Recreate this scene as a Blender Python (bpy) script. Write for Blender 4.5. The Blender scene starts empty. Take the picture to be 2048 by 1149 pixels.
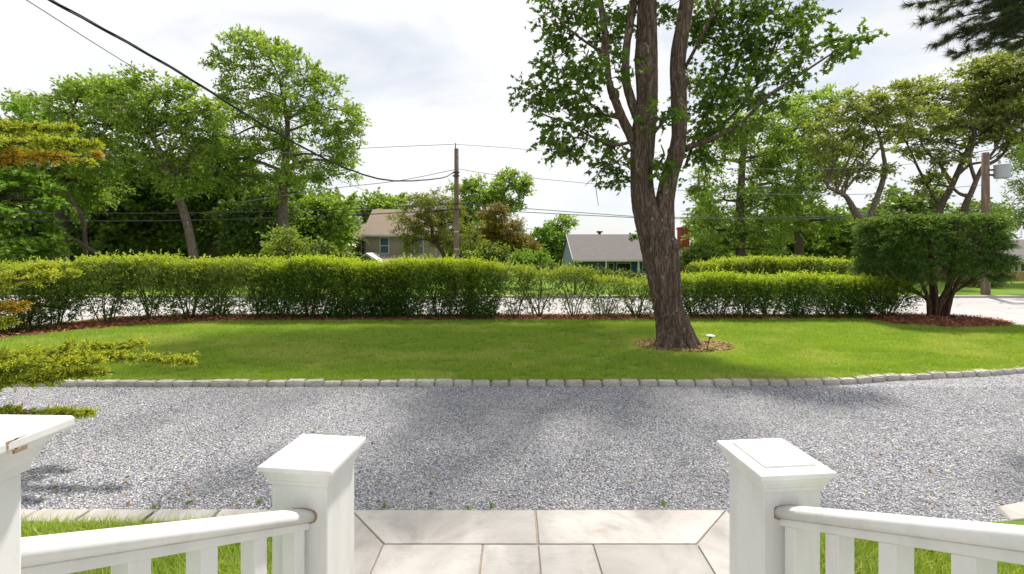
import bpy, bmesh, math, random
import numpy as np
from mathutils import Vector
rng = np.random.default_rng(11); random.seed(11)
S = bpy.context.scene
# ------------------------------------------------------------------ camera
EYE = 2.1; FPX = 880.0; HOR = 490.0
cam_d = bpy.data.cameras.new("camera"); cam = bpy.data.objects.new("camera", cam_d)
S.collection.objects.link(cam); S.camera = cam
cam.location = (0, 0, EYE); cam.rotation_euler = (math.radians(90), 0, 0)
cam_d.sensor_width = 36; cam_d.lens = FPX/2048*36; cam_d.shift_y = -84.5/2048
cam_d.clip_start = 0.05; cam_d.clip_end = 2000
# ------------------------------------------------------------------ light
AZ = math.radians(33); EL = math.radians(63)
SD = Vector((math.sin(AZ)*math.cos(EL), math.cos(AZ)*math.cos(EL), math.sin(EL)))
sun_d = bpy.data.lights.new("sun", 'SUN'); sun = bpy.data.objects.new("sun", sun_d)
S.collection.objects.link(sun); sun_d.energy = 4.8; sun_d.angle = math.radians(3.5)
sun_d.color = (1.0, 0.94, 0.86); sun.location = (10, 15, 30)
sun.rotation_euler = (SD*-1).to_track_quat('-Z', 'Y').to_euler()
W = bpy.data.worlds.new("World"); S.world = W; W.use_nodes = True
wn = W.node_tree.nodes; wl = W.node_tree.links
for n in list(wn): wn.remove(n)
wo = wn.new('ShaderNodeOutputWorld'); wb = wn.new('ShaderNodeBackground'); wb.inputs[1].default_value = 0.1
sky = wn.new('ShaderNodeTexSky'); sky.sky_type = 'NISHITA'; sky.sun_disc = False
sky.sun_elevation = EL; sky.sun_rotation = AZ
tc = wn.new('ShaderNodeTexCoord'); mp = wn.new('ShaderNodeMapping')
mp.inputs['Scale'].default_value = (1.0, 1.0, 2.2); mp.inputs['Rotation'].default_value = (0.2, 0.5, 0.3)
wl.new(tc.outputs['Generated'], mp.inputs[0])
nz = wn.new('ShaderNodeTexNoise'); nz.inputs['Scale'].default_value = 2.3; nz.inputs['Detail'].default_value = 6
nz.inputs['Roughness'].default_value = 0.5; nz.inputs['Distortion'].default_value = 0.35
wl.new(mp.outputs[0], nz.inputs[0])
rp = wn.new('ShaderNodeValToRGB'); rp.color_ramp.elements[0].position = 0.36; rp.color_ramp.elements[1].position = 0.50
rp.color_ramp.elements[0].color = (0.62, 0.62, 0.62, 1); rp.color_ramp.elements[1].color = (1, 1, 1, 1)
wl.new(nz.outputs[0], rp.inputs[0])
nz2 = wn.new('ShaderNodeTexNoise'); nz2.inputs['Scale'].default_value = 1.7; nz2.inputs['Detail'].default_value = 4
wl.new(mp.outputs[0], nz2.inputs[0])
rp2 = wn.new('ShaderNodeValToRGB'); rp2.color_ramp.elements[0].position = 0.38; rp2.color_ramp.elements[1].position = 0.62
rp2.color_ramp.elements[0].color = (7.2, 7.35, 7.6, 1); rp2.color_ramp.elements[1].color = (8.0, 8.05, 8.15, 1)
wl.new(nz2.outputs[0], rp2.inputs[0])
mx = wn.new('ShaderNodeMixRGB'); wl.new(rp.outputs[0], mx.inputs[0]); wl.new(sky.outputs[0], mx.inputs[1]); wl.new(rp2.outputs[0], mx.inputs[2])
wl.new(mx.outputs[0], wb.inputs[0]); wl.new(wb.outputs[0], wo.inputs[0])
S.view_settings.view_transform = 'Standard'; S.view_settings.look = 'None'
S.view_settings.exposure = 0.38; S.view_settings.gamma = 1.0
S.render.engine = 'CYCLES'
S.cycles.max_bounces = 7; S.cycles.diffuse_bounces = 4; S.cycles.transmission_bounces = 4; S.cycles.glossy_bounces = 2

# ------------------------------------------------------------------ helpers
def P(px, py, Z): return np.array([(px-1024)/FPX*Z, Z, EYE-(py-HOR)/FPX*Z])
WLOC = {}
def wloc(o): return WLOC.get(o.name, np.zeros(3)) if o is not None else np.zeros(3)
def link(o, parent=None, loc=None):
    S.collection.objects.link(o)
    if parent is not None:
        o.parent = parent; WLOC[o.name] = wloc(parent)
    else:
        l = np.zeros(3) if loc is None else np.array(loc, float)
        o.location = l; WLOC[o.name] = l
    return o
def tag(o, label, cat, group=None, kind=None):
    o['label'] = label; o['category'] = cat
    if group: o['group'] = group
    if kind: o['kind'] = kind
    return o
def thing(name, loc, label, cat, group=None):
    o = bpy.data.objects.new(name, None); o.empty_display_size = 0.2
    link(o, None, loc); return tag(o, label, cat, group)
def meshobj(name, V, Fc, mat, parent=None, smooth=False, attrs=None, loc=None):
    """V (n,3) world coordinates; Fc (m,k) faces of one size, or list of lists"""
    me = bpy.data.meshes.new(name); V = np.asarray(V, np.float32)
    base = wloc(parent) if parent is not None else (np.zeros(3) if loc is None else np.array(loc, float))
    V = V-base.astype(np.float32)
    if isinstance(Fc, np.ndarray):
        m, k = Fc.shape
        me.vertices.add(len(V)); me.vertices.foreach_set('co', V.ravel())
        me.loops.add(m*k); me.loops.foreach_set('vertex_index', Fc.astype(np.int32).ravel())
        me.polygons.add(m); me.polygons.foreach_set('loop_start', np.arange(0, m*k, k, dtype=np.int32))
        me.polygons.foreach_set('loop_total', np.full(m, k, np.int32))
        me.update(calc_edges=True)
    else:
        me.from_pydata([tuple(map(float, v)) for v in V], [], [list(map(int, f)) for f in Fc]); me.update()
    if smooth: me.polygons.foreach_set('use_smooth', np.ones(len(me.polygons), bool))
    if attrs:
        for an, av in attrs.items():
            a = me.attributes.new(an, 'FLOAT', 'POINT'); a.data.foreach_set('value', np.asarray(av, np.float32))
    if mat: me.materials.append(mat)
    o = bpy.data.objects.new(name, me)
    return link(o, parent, base if parent is None else None)
class MB:
    def __init__(s): s.v = []; s.f = []
    def add(s, V, Fc):
        b = len(s.v); s.v += [tuple(map(float, x)) for x in V]; s.f += [[b+i for i in f] for f in Fc]
    def box(s, x0, x1, y0, y1, z0, z1):
        s.add([(x0,y0,z0),(x1,y0,z0),(x1,y1,z0),(x0,y1,z0),(x0,y0,z1),(x1,y0,z1),(x1,y1,z1),(x0,y1,z1)],
              [(0,3,2,1),(4,5,6,7),(0,1,5,4),(1,2,6,5),(2,3,7,6),(3,0,4,7)])
    def loft(s, rings, cap=True):
        k = len(rings[0]); V = [p for r in rings for p in r]; Fc = []
        for i in range(len(rings)-1):
            for j in range(k): Fc.append((i*k+j, i*k+(j+1) % k, (i+1)*k+(j+1) % k, (i+1)*k+j))
        if cap: Fc.append(tuple(reversed(range(k)))); Fc.append(tuple((len(rings)-1)*k+j for j in range(k)))
        s.add(V, Fc)
    def build(s, name, mat, parent=None, bevel=0, seg=2, smooth=False, loc=None):
        o = meshobj(name, np.array(s.v), s.f, mat, parent, smooth, loc=loc)
        if bevel:
            bm = bmesh.new(); bm.from_mesh(o.data)
            bmesh.ops.recalc_face_normals(bm, faces=bm.faces)
            bmesh.ops.bevel(bm, geom=[e for e in bm.edges if len(e.link_faces) == 2 and e.calc_face_angle(0) > 0.35], offset=bevel, segments=seg, affect='EDGES', profile=0.5)
            bm.to_mesh(o.data); bm.free(); o.data.update()
        return o
def sq(cx, cy, z, w, yaw, d=None):
    d = w if d is None else d; c, s_ = math.cos(yaw), math.sin(yaw)
    return [(cx+c*a*w/2-s_*b*d/2, cy+s_*a*w/2+c*b*d/2, z) for a, b in ((-1,-1),(1,-1),(1,1),(-1,1))]
def norm(v): return v/np.maximum(np.linalg.norm(v, axis=-1, keepdims=True), 1e-9)
def resample(pts, rad, n):
    pts = np.asarray(pts, float); rad = np.asarray(rad, float); m = len(pts)
    q = np.vstack([2*pts[0]-pts[1], pts, 2*pts[-1]-pts[-2]]); t = np.linspace(0, m-1-1e-6, n)
    i = t.astype(int); f = (t-i)[:, None]; a, b, c, d = q[i], q[i+1], q[i+2], q[i+3]
    o = 0.5*((2*b)+(-a+c)*f+(2*a-5*b+4*c-d)*f*f+(-a+3*b-3*c+d)*f**3)
    return o, np.interp(t, np.arange(m), rad)
class Tubes:
    def __init__(s): s.V = []; s.F = []; s.n = 0
    def add(s, pts, rad, sides=6, wob=0.0, n=None, lobes=None):
        if n: pts, rad = resample(pts, rad, n)
        pts = np.asarray(pts, float); rad = np.asarray(rad, float); m = len(pts)
        T = norm(np.gradient(pts, axis=0)); ref = np.array([0.31, 0.95, 0.05])
        if abs(T[0]@ref) > 0.9: ref = np.array([1., 0, 0])
        A = norm(np.cross(T, ref)); B = np.cross(T, A)
        th = np.linspace(0, 2*np.pi, sides, endpoint=False)
        R = rad[:, None]*np.ones(sides)
        if wob: R = R*(1+wob*rng.normal(size=R.shape))
        if lobes is not None: R = R*lobes(np.linspace(0, 1, m)[:, None], th[None, :])
        V = pts[:, None]+R[..., None]*(np.cos(th)[None, :, None]*A[:, None]+np.sin(th)[None, :, None]*B[:, None])
        i = np.arange(m-1)[:, None]*sides; j = np.arange(sides)[None]; j2 = (j+1) % sides
        Fq = np.stack([i+j, i+j2, i+sides+j2, i+sides+j], -1).reshape(-1, 4)+s.n
        s.V.append(V.reshape(-1, 3)); s.F.append(Fq); s.n += m*sides
    def build(s, name, mat, parent=None, loc=None):
        return meshobj(name, np.vstack(s.V), np.vstack(s.F), mat, parent, True, loc=loc)
def vnoise(x, y, sc, seed=0, oct=3):
    out = 0*x; amp = 1; tot = 0
    for o in range(oct):
        g_ = np.random.default_rng(seed+o*7).random((256, 256)); X_ = (x*sc)%255; Y_ = (y*sc)%255; i = X_.astype(int); j = Y_.astype(int); fx = X_-i; fy = Y_-j
        fx = fx*fx*(3-2*fx); fy = fy*fy*(3-2*fy)
        out = out+amp*((g_[i, j]*(1-fx)+g_[i+1, j]*fx)*(1-fy)+(g_[i, j+1]*(1-fx)+g_[i+1, j+1]*fx)*fy); tot += amp; amp *= .55; sc *= 2.1
    return out/tot
# leaf templates: (u along, v across, w out of plane)
TEMPL = {
 'leaf': (np.array([(0,0,0),(.45,.26,.06),(1,0,-.04),(.45,-.26,.06)]), np.array([(0,3,2,1)])),
 'broad': (np.array([(0,0,0),(.35,.42,.08),(1,0,-.1),(.35,-.42,.08)]), np.array([(0,3,2,1)])),
 'narrow': (np.array([(0,0,0),(.4,.13,.02),(1,0,0),(.4,-.13,.02)]), np.array([(0,3,2,1)])),
 'needle': (np.array([(0,.03,0),(0,-.03,0),(1,0,0)]), np.array([(0,1,2)])),
 'maple': (np.array([(0,0,0),(.02,.30,.05),(.22,.22,.02),(.42,.56,.07),(.5,.22,.0),(1.0,0,-.1),(.5,-.22,0),(.42,-.56,.07),(.22,-.22,.02),(.02,-.30,.05),(.33,0,-.03)]),
           np.array([(10,0,1),(10,1,2),(10,2,3),(10,3,4),(10,4,5),(10,5,6),(10,6,7),(10,7,8),(10,8,9),(10,9,0)])),
}
def leaves(name, C, A, N, L, templ, mat, parent=None, tip=None, v=None, loc=None):
    T, Ft = TEMPL[templ]; n = len(C); k = len(T)
    A = norm(A); N = norm(N-np.sum(N*A, -1, keepdims=True)*A); B = np.cross(N, A)
    L = np.broadcast_to(L, (n,))
    V = C[:, None]+L[:, None, None]*(T[None, :, 0:1]*A[:, None]+T[None, :, 1:2]*B[:, None]+T[None, :, 2:3]*N[:, None])
    Fc = (Ft[None]+(np.arange(n)*k)[:, None, None]).reshape(-1, Ft.shape[1])
    if v is None: v = rng.random(n)
    if tip is None: tip = np.zeros(n)
    return meshobj(name, V.reshape(-1, 3), Fc, mat, parent, False, {'rnd': np.repeat(v, k), 'tip': np.repeat(tip, k)}, loc)
def rdir(n, up=0.0):
    d = norm(rng.normal(size=(n, 3))); d[:, 2] += up; return norm(d)
def sprigs(O, D, Ls, nl, spread=0.8, upn=0.7):
    """leaf centres, axes and normals along sprigs from O in direction D of length Ls"""
    n = len(O); t = (np.arange(nl)+rng.random((n, nl)))/nl
    D = norm(D); C = O[:, None]+D[:, None]*(t*Ls[:, None])[..., None]
    C[..., 2] -= 0.18*(t**2)*Ls[:, None]
    side = norm(rng.normal(size=(n, nl, 3)))
    A = norm(D[:, None]+spread*side*1.3)
    N = norm(rng.normal(size=(n, nl, 3))+np.array([0, 0, upn*2]))
    return C.reshape(-1, 3), A.reshape(-1, 3), N.reshape(-1, 3), t.reshape(-1)

# ------------------------------------------------------------------ materials
class M:
    def __init__(s, name):
        s.m = bpy.data.materials.new(name); s.m.use_nodes = True; s.t = s.m.node_tree; s.N = s.t.nodes; s.L = s.t.links
        s.b = s.N['Principled BSDF']; s.out = s.N['Material Output']
    def n(s, t, **k):
        x = s.N.new(t)
        for a, b in k.items():
            if hasattr(x, a): setattr(x, a, b)
            else: x.inputs[a.replace('_', ' ')].default_value = b
        return x
    def l(s, a, b): s.L.new(a, b)
    def coords(s, scale=(1, 1, 1), rot=(0, 0, 0)):
        g = s.n('ShaderNodeTexCoord'); m = s.n('ShaderNodeMapping'); m.inputs['Scale'].default_value = scale; m.inputs['Rotation'].default_value = rot
        s.l(g.outputs['Object'], m.inputs[0]); return m.outputs[0]
    def noise(s, co, scale, det=4, rough=.55, dist=0):
        x = s.n('ShaderNodeTexNoise', Scale=scale, Detail=det, Roughness=rough, Distortion=dist); s.l(co, x.inputs['Vector']); return x.outputs[0]
    def vor(s, co, scale, feature='F1', out='Distance'):
        x = s.n('ShaderNodeTexVoronoi'); x.feature = feature; x.inputs['Scale'].default_value = scale; s.l(co, x.inputs['Vector']); return x.outputs[out]
    def ramp(s, fac, st):
        r = s.n('ShaderNodeValToRGB'); e = r.color_ramp.elements
        while len(e) < len(st): e.new(0.5)
        for i, (p, c) in enumerate(st): e[i].position = p; e[i].color = (*c, 1) if len(c) == 3 else c
        s.l(fac, r.inputs[0]); return r.outputs[0]
    def mix(s, f, a, b, mode='MIX'):
        x = s.n('ShaderNodeMixRGB'); x.blend_type = mode
        for i, q in enumerate((f, a, b)):
            if isinstance(q, (int, float)): x.inputs[i].default_value = q
            elif isinstance(q, tuple): x.inputs[i].default_value = (*q, 1)
            else: s.l(q, x.inputs[i])
        return x.outputs[0]
    def math(s, op, a, b=0.0):
        x = s.n('ShaderNodeMath'); x.operation = op
        for i, q in enumerate((a, b)):
            if isinstance(q, (int, float)): x.inputs[i].default_value = q
            else: s.l(q, x.inputs[i])
        return x.outputs[0]
    def col(s, c):
        if isinstance(c, tuple): s.b.inputs['Base Color'].default_value = (*c, 1)
        else: s.l(c, s.b.inputs['Base Color'])
    def rough(s, r, spec=0.3): s.b.inputs['Roughness'].default_value = r; s.b.inputs['Specular IOR Level'].default_value = spec
    def bump(s, h, strength=.5, dist=.02):
        x = s.n('ShaderNodeBump'); x.inputs['Strength'].default_value = strength; x.inputs['Distance'].default_value = dist
        s.l(h, x.inputs['Height']); s.l(x.outputs[0], s.b.inputs['Normal'])
def leafmat(name, a, b, tipc, trans=0.35, scale=0.8):
    m = M(name)
    r = m.n('ShaderNodeAttribute'); r.attribute_name = 'rnd'; t = m.n('ShaderNodeAttribute'); t.attribute_name = 'tip'
    co = m.coords(); nz = m.noise(co, scale, 3)
    f = m.math('ADD', m.math('MULTIPLY', r.outputs['Fac'], 0.6), m.math('MULTIPLY', nz, 0.5))
    c = m.mix(f, a, b); c = m.mix(t.outputs['Fac'], c, tipc)
    m.col(c); m.rough(0.48, 0.3)
    tr = m.n('ShaderNodeBsdfTranslucent'); c2 = m.mix(1.0, c, (1.6, 1.6, 0.6), 'MULTIPLY'); m.l(c2, tr.inputs[0])
    ms = m.n('ShaderNodeMixShader'); ms.inputs[0].default_value = trans
    m.l(m.b.outputs[0], ms.inputs[1]); m.l(tr.outputs[0], ms.inputs[2]); m.l(ms.outputs[0], m.out.inputs[0]); return m.m
def plain(name, c, rough=.6, spec=.3, var=.15, scale=6, bump=0):
    m = M(name); co = m.coords(); nz = m.noise(co, scale, 5)
    m.col(m.mix(nz, tuple(x*(1-var) for x in c), tuple(min(1, x*(1+var)) for x in c))); m.rough(rough, spec)
    if bump: m.bump(m.noise(co, scale*4, 4), bump, .01)
    return m.m
def bark(name, a, b, sc=1.0, lichen=None, dist=.03):
    m = M(name); co = m.coords((sc, sc, sc*.11))
    v = m.noise(co, 15, 4, .55, .9); w = m.noise(m.coords((sc, sc, sc*.45)), 42, 4, .7)
    rg = m.math('MULTIPLY', m.math('ABSOLUTE', m.math('SUBTRACT', v, .5)), 6.0)
    h = m.math('ADD', m.math('MULTIPLY', rg, .65), m.math('MULTIPLY', w, .45))
    c = m.ramp(h, [(.22, a), (.62, b)])
    c = m.mix(m.math('MULTIPLY', m.noise(m.coords(), 1.3, 3), .5), c, tuple(x*.8 for x in b))
    if lichen:
        co2 = m.coords((1, 1, .6)); l = m.noise(co2, 9, 6, .7); k = m.ramp(l, [(.57, (0, 0, 0)), (.66, (.8, .8, .8))])
        c = m.mix(m.math('MULTIPLY', k, .7), c, lichen)
    m.col(c); m.rough(.9, .15); m.bump(h, 1.0, dist); return m.m

white = M('white_paint'); _c = white.coords((1, 1, .25)); _n = white.noise(_c, 14, 5)
_g = white.noise(white.coords((1.6, 1.6, .5)), 7, 7, .7, .6); white.col(white.mix(white.ramp(_g, [(.56, (0, 0, 0)), (.78, (.55, .55, .55))]), white.ramp(_n, [(.3, (.64, .635, .63)), (.55, (.72, .715, .705))]), (.56, .52, .46))); white.rough(.42, .4); white.bump(white.noise(white.coords((1, 1, .1)), 60, 3), .12, .004); WHITE = white.m
TRIM = plain('white_trim', (.55, .54, .51), .6)
CHIP = plain('bare_wood', (.36, .26, .18), .9, .1, .4, 60, .5)
MAPLE_L = leafmat('maple_leaves', (.045, .09, .015), (.13, .215, .03), (.25, .34, .06), .42, .9)
OAK = leafmat('oak_leaves', (.09, .165, .03), (.28, .39, .075), (.46, .53, .15), .45, .35)
OAK2 = leafmat('bright_leaves', (.08, .17, .02), (.2, .34, .045), (.3, .4, .08), .35, .35)
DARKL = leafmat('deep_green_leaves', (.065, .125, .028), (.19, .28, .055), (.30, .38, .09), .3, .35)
LOCUST = leafmat('olive_leaves', (.10, .14, .035), (.29, .33, .10), (.40, .42, .17), .45, .4)
LIME = leafmat('lime_leaves', (.13, .2, .025), (.24, .32, .05), (.36, .42, .12), .38, .8)
OLIVE = leafmat('weeping_leaves', (.11, .14, .025), (.25, .27, .045), (.34, .35, .07), .36, .8)
CEDAR = leafmat('russet_needles', (.10, .10, .02), (.27, .20, .05), (.33, .31, .07), .35, .7)
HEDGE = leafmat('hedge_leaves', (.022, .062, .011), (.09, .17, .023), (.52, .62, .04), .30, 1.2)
HEDGE2 = leafmat('pale_hedge_leaves', (.035, .075, .014), (.14, .21, .035), (.48, .56, .06), .30, 1.2)
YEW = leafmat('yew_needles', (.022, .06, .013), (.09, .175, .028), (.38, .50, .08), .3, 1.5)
JUNI = leafmat('golden_juniper', (.045, .095, .012), (.22, .31, .035), (.62, .62, .07), .25, 3.0)
JUNO = leafmat('rusty_juniper', (.10, .15, .02), (.36, .34, .04), (.70, .36, .05), .25, 3.0)
PINE = leafmat('pine_needles', (.035, .055, .02), (.08, .11, .045), (.12, .15, .06), .15, 2)
GRASS = leafmat('grass_blades', (.10, .20, .024), (.35, .47, .07), (.58, .55, .22), .35, .9)
_t = GRASS.node_tree
for _n in _t.nodes:
    if _n.type == 'TEX_NOISE': _n.inputs['Scale'].default_value = 1.1; _n.inputs['Detail'].default_value = 5; _n.inputs['Roughness'].default_value = .7; _n.inputs['Distortion'].default_value = .8
    if _n.type == 'MATH' and _n.inputs[1].default_value == .5: _n.inputs[1].default_value = 1.0
    if _n.type == 'MATH' and abs(_n.inputs[1].default_value-.6) < 1e-4: _n.inputs[1].default_value = .4
_t.nodes['Mapping'].inputs['Scale'].default_value = (.6, 1.5, 1)
BARK = bark('maple_bark', (.030, .018, .013), (.205, .145, .115), 1.0, (.42, .42, .36), .03)
BARKD = bark('dark_bark', (.05, .038, .03), (.17, .13, .10), .8)
BARKG = bark('grey_bark', (.06, .045, .038), (.23, .185, .15), .8)
TWIG = plain('brown_stems', (.085, .055, .035), .9, .1, .4, 20)
POLE = bark('weathered_pole_wood', (.12, .085, .06), (.28, .21, .165), .6)
WIRE = plain('black_cable', (.016, .018, .026), .5)
WIREG = plain('grey_cable', (.10, .10, .11), .5)
METAL = plain('black_metal', (.02, .02, .022), .4, .5)
GALV = plain('galvanised_metal', (.36, .38, .41), .45, .5)

# gravel
g = M('gravel'); co = g.coords()
cell = g.vor(co, 62, 'F1', 'Color'); ds = g.vor(co, 62)
sep = g.n('ShaderNodeSeparateColor'); g.l(cell, sep.inputs[0])
c = g.ramp(sep.outputs[0], [(0, (.09, .093, .105)), (.4, (.335, .34, .37)), (.8, (.55, .55, .575)), (1, (.85, .84, .83))])
big = g.noise(co, .55, 4, .6, .5); c = g.mix(g.ramp(big, [(.35, (0, 0, 0)), (.7, (1, 1, 1))]), c, g.mix(.45, c, (.54, .52, .515)))
c = g.mix(g.ramp(ds, [(.25, (0, 0, 0)), (.7, (.7, .7, .7))]), c, (.06, .06, .07))
g.col(c); g.rough(.85, .2); g.bump(g.math('SUBTRACT', 1.0, ds), .9, .012); GRAVEL = g.m
st = M('crushed_stone'); r_ = st.n('ShaderNodeAttribute'); r_.attribute_name = 'rnd'
c = st.ramp(r_.outputs['Fac'], [(0, (.06, .065, .08)), (.15, (.18, .185, .22)), (.4, (.35, .355, .385)), (.8, (.54, .54, .565)), (.94, (.70, .69, .68)), (.97, (.55, .42, .34)), (.98, (.9, .89, .87)), (1, (.9, .9, .89))])
co = st.coords(); big = st.noise(co, .55, 4, .6, .5); c = st.mix(st.ramp(big, [(.35, (0, 0, 0)), (.7, (1, 1, 1))]), c, st.mix(.4, c, (.54, .52, .515)))
st.col(c); st.rough(.8, .25); STONE = st.m
# asphalt
a = M('asphalt'); co = a.coords(); n1 = a.noise(co, .5, 5, .6); n2 = a.noise(co, 90, 3)
c = a.mix(n1, (.36, .345, .34), (.52, .505, .50)); c = a.mix(a.math('MULTIPLY', n2, .35), c, (.2, .2, .2))
cr = a.vor(a.coords((.35, 1.1, 1)), 1.1, 'DISTANCE_TO_EDGE'); c = a.mix(a.ramp(cr, [(0, (.6, .6, .6)), (.02, (0, 0, 0))]), c, (.14, .13, .13))
a.col(c); a.rough(.85, .2); a.bump(n2, .4, .006); ASPH = a.m
# lawn soil under the blades
lw = M('lawn_turf'); co = lw.coords(); n1 = lw.noise(co, .9, 4, .6); n2 = lw.noise(co, 40, 4, .7)
c = lw.mix(n1, (.095, .18, .022), (.20, .30, .035)); c = lw.mix(lw.math('MULTIPLY', n2, .6), c, (.07, .13, .015)); lw.col(c); lw.rough(.9, .1); lw.bump(n2, .8, .02); LAWN = lw.m
fl = M('ground_grass'); co = fl.coords(); n1 = fl.noise(co, .4, 4, .6); n2 = fl.noise(co, 12, 4, .7)
c = fl.mix(n1, (.11, .2, .02), (.18, .27, .03)); c = fl.mix(fl.math('MULTIPLY', n2, .4), c, (.05, .09, .01)); fl.col(c); fl.rough(.9, .1); FARL = fl.m
mu = M('bark_mulch'); co = mu.coords((1, 1.6, 1)); n1 = mu.noise(co, 34, 5, .75, 1.0)
mu.col(mu.ramp(n1, [(.3, (.07, .03, .02)), (.55, (.28, .11, .065)), (.75, (.46, .23, .14))])); mu.rough(.95, .1); mu.bump(n1, 1, .05); MULCH = mu.m
chipm = M('mulch_shreds'); r_ = chipm.n('ShaderNodeAttribute'); r_.attribute_name = 'rnd'
chipm.col(chipm.ramp(r_.outputs['Fac'], [(0, (.08, .035, .025)), (.6, (.36, .13, .07)), (1, (.55, .28, .16))])); chipm.rough(.9, .1); SHRED = chipm.m
straw = M('dry_straw'); r_ = straw.n('ShaderNodeAttribute'); r_.attribute_name = 'rnd'
straw.col(straw.ramp(r_.outputs['Fac'], [(0, (.12, .07, .03)), (.5, (.34, .23, .10)), (1, (.5, .4, .2))])); straw.rough(.9, .1); STRAW = straw.m
sl = M('sandstone_slab'); co = sl.coords(); n1 = sl.noise(co, 2.2, 6, .6, .8); n2 = sl.noise(sl.coords((1, 4, 1)), 9, 6, .7, 1.5)
c = sl.ramp(n1, [(.3, (.27, .255, .24)), (.5, (.40, .38, .355)), (.7, (.47, .45, .43))]); c = sl.mix(sl.ramp(n2, [(.52, (0, 0, 0)), (.72, (.7, .7, .7))]), c, (.36, .30, .24))
sp = sl.vor(co, 14); c = sl.mix(sl.ramp(sp, [(.03, (.8, .8, .8)), (.05, (0, 0, 0))]), c, (.12, .09, .07))
sl.col(c); sl.rough(.75, .25); sl.bump(n2, .25, .006); SLAB = sl.m
MORT = plain('sandy_mortar', (.44, .36, .29), .95, .1, .4, 50, .8)
gr = M('granite'); co = gr.coords(); n1 = gr.noise(co, 60, 4, .7); n2 = gr.noise(co, 5, 4)
c = gr.mix(n2, (.50, .475, .44), (.72, .69, .64)); c = gr.mix(gr.ramp(n1, [(.4, (.6, .6, .6)), (.6, (0, 0, 0))]), c, (.13, .12, .11))
ob = gr.n('ShaderNodeObjectInfo'); c = gr.mix(gr.math('MULTIPLY', ob.outputs['Random'], .45), c, (.34, .29, .25)); gr.col(c); gr.rough(.85, .2); gr.bump(n1, .7, .01); GRAN = gr.m
CONC = plain('kerb_concrete', (.42, .39, .36), .9, .1, .2, 8)

# ------------------------------------------------------------------ ground, road, drive
def poly_sheet(name, pts, z, mat, kind='structure', skirt=0):
    n = len(pts); V = [(x, y, z) for x, y in pts]; Fc = [list(range(n))]
    if skirt:
        V += [(x, y, z-skirt) for x, y in pts]
        Fc += [[i, i+n, (i+1) % n+n, (i+1) % n] for i in range(n)]
    bm = bmesh.new(); vs = [bm.verts.new(v) for v in V]
    for f in Fc: bm.faces.new([vs[i] for i in f])
    bmesh.ops.recalc_face_normals(bm, faces=bm.faces)
    top = [f for f in bm.faces if len(f.verts) > 4]
    bmesh.ops.triangulate(bm, faces=top); me = bpy.data.meshes.new(name); bm.to_mesh(me); bm.free(); me.materials.append(mat)
    o = bpy.data.objects.new(name, me); link(o); o['kind'] = kind; return o
rows = [(-40, -.06), (17.44, -.06), (17.5, .07), (22, .09), (24.5, .05), (26, -.15), (28, -.6), (30, -1.05), (32, -1.35), (36, -1.6), (50, -1.8), (90, -2), (900, -2)]
xs = [-900, -200, -80, -40, -20, 0, 20, 40, 80, 200, 900]
V = [(x, y, z) for y, z in rows for x in xs]; nx = len(xs)
Fc = [(j*nx+i, j*nx+i+1, (j+1)*nx+i+1, (j+1)*nx+i) for j in range(len(rows)-1) for i in range(nx-1)]
o = meshobj('ground', V, Fc, FARL); o['kind'] = 'structure'
def gz(y): return float(np.interp(y, [r[0] for r in rows], [r[1] for r in rows]))
o = meshobj('gravel_drive', [(-30,-6,0),(30,-6,0),(30,12,0),(-30,12,0)], [(0,1,2,3)], GRAVEL); o['kind'] = 'structure'
o = meshobj('road', [(-120,12.9,.006),(120,12.9,.006),(120,17.3,.006),(-120,17.3,.006)], [(0,1,2,3)], ASPH); o['kind'] = 'structure'
o = meshobj('road_line', [(13.2,16.2,.011),(60,15.2,.011),(60,15.3,.011),(13.2,16.28,.011)], [(0,1,2,3)], plain('faded_line', (.6, .58, .56), .8)); o['kind'] = 'structure'
b = MB(); b.box(-120, 120, 17.3, 17.46, -.05, .10); o = b.build('kerb', CONC, bevel=.02); o['kind'] = 'structure'
poly_sheet('driveway_apron', [(11.0,13.0),(11.2,12.0),(12.2,10.9),(15.5,10.2),(20,8.5),(60,8),(60,13.0)], .012, ASPH)
poly_sheet('side_lane', [(-11.5,13.0),(-12.2,11.2),(-13,9.0),(-13.4,6.5),(-60,6),(-60,13.0)], .012, ASPH)
curb = [(-13.6,7.4),(-12.8,6.85),(-11,6.62),(-6.66,6.55),(-3,6.56),(0,6.57),(3,6.58),(4.8,6.64),(5.98,6.85),(7.38,7.05),(8.47,7.28),(10.2,7.85),(12,8.7),(13.3,9.6),(13.9,10.3)]
cpts, _ = resample([(x, y, 0) for x, y in curb], [0]*len(curb), 160)
LZ = .056
lawn_poly = [tuple(p[:2]) for p in cpts]+[(13.9,10.8),(13.3,11.0),(12.9,11.15),(12.26,12.0),(11.9,12.9),(-9.6,12.9),(-11.2,12.2),(-12.3,10.9),(-13.1,9.2)]
poly_sheet('lawn', lawn_poly, LZ, LAWN, skirt=.12)
mulch_in = [(-12.4,7.6),(-11.7,8.9),(-10.95,9.75),(-10.1,10.65),(-8.7,11.5),(-7,11.78),(-4,11.84),(0,11.9),(4,12.0),(8,12.1),(9.6,12.1)]
mi, _ = resample([(x, y, 0) for x, y in mulch_in], [0]*len(mulch_in), 60)
ring_a = np.linspace(0, 2*np.pi, 48, endpoint=False)
mulch_poly = [tuple(p[:2]) for p in mi]+[(11.9,12.88),(-9.6,12.88),(-11.1,12.2),(-12.2,10.9),(-13.0,9.2),(-13.0,7.6)]
poly_sheet('mulch_bed', mulch_poly, LZ+.012, MULCH)
ring = [(11.45+1.75*math.cos(t)*(1+.04*math.sin(3*t)), 11.85+1.02*math.sin(t)) for t in ring_a]
ring = [(x, min(y, 12.7)) for x, y in ring]
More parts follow.
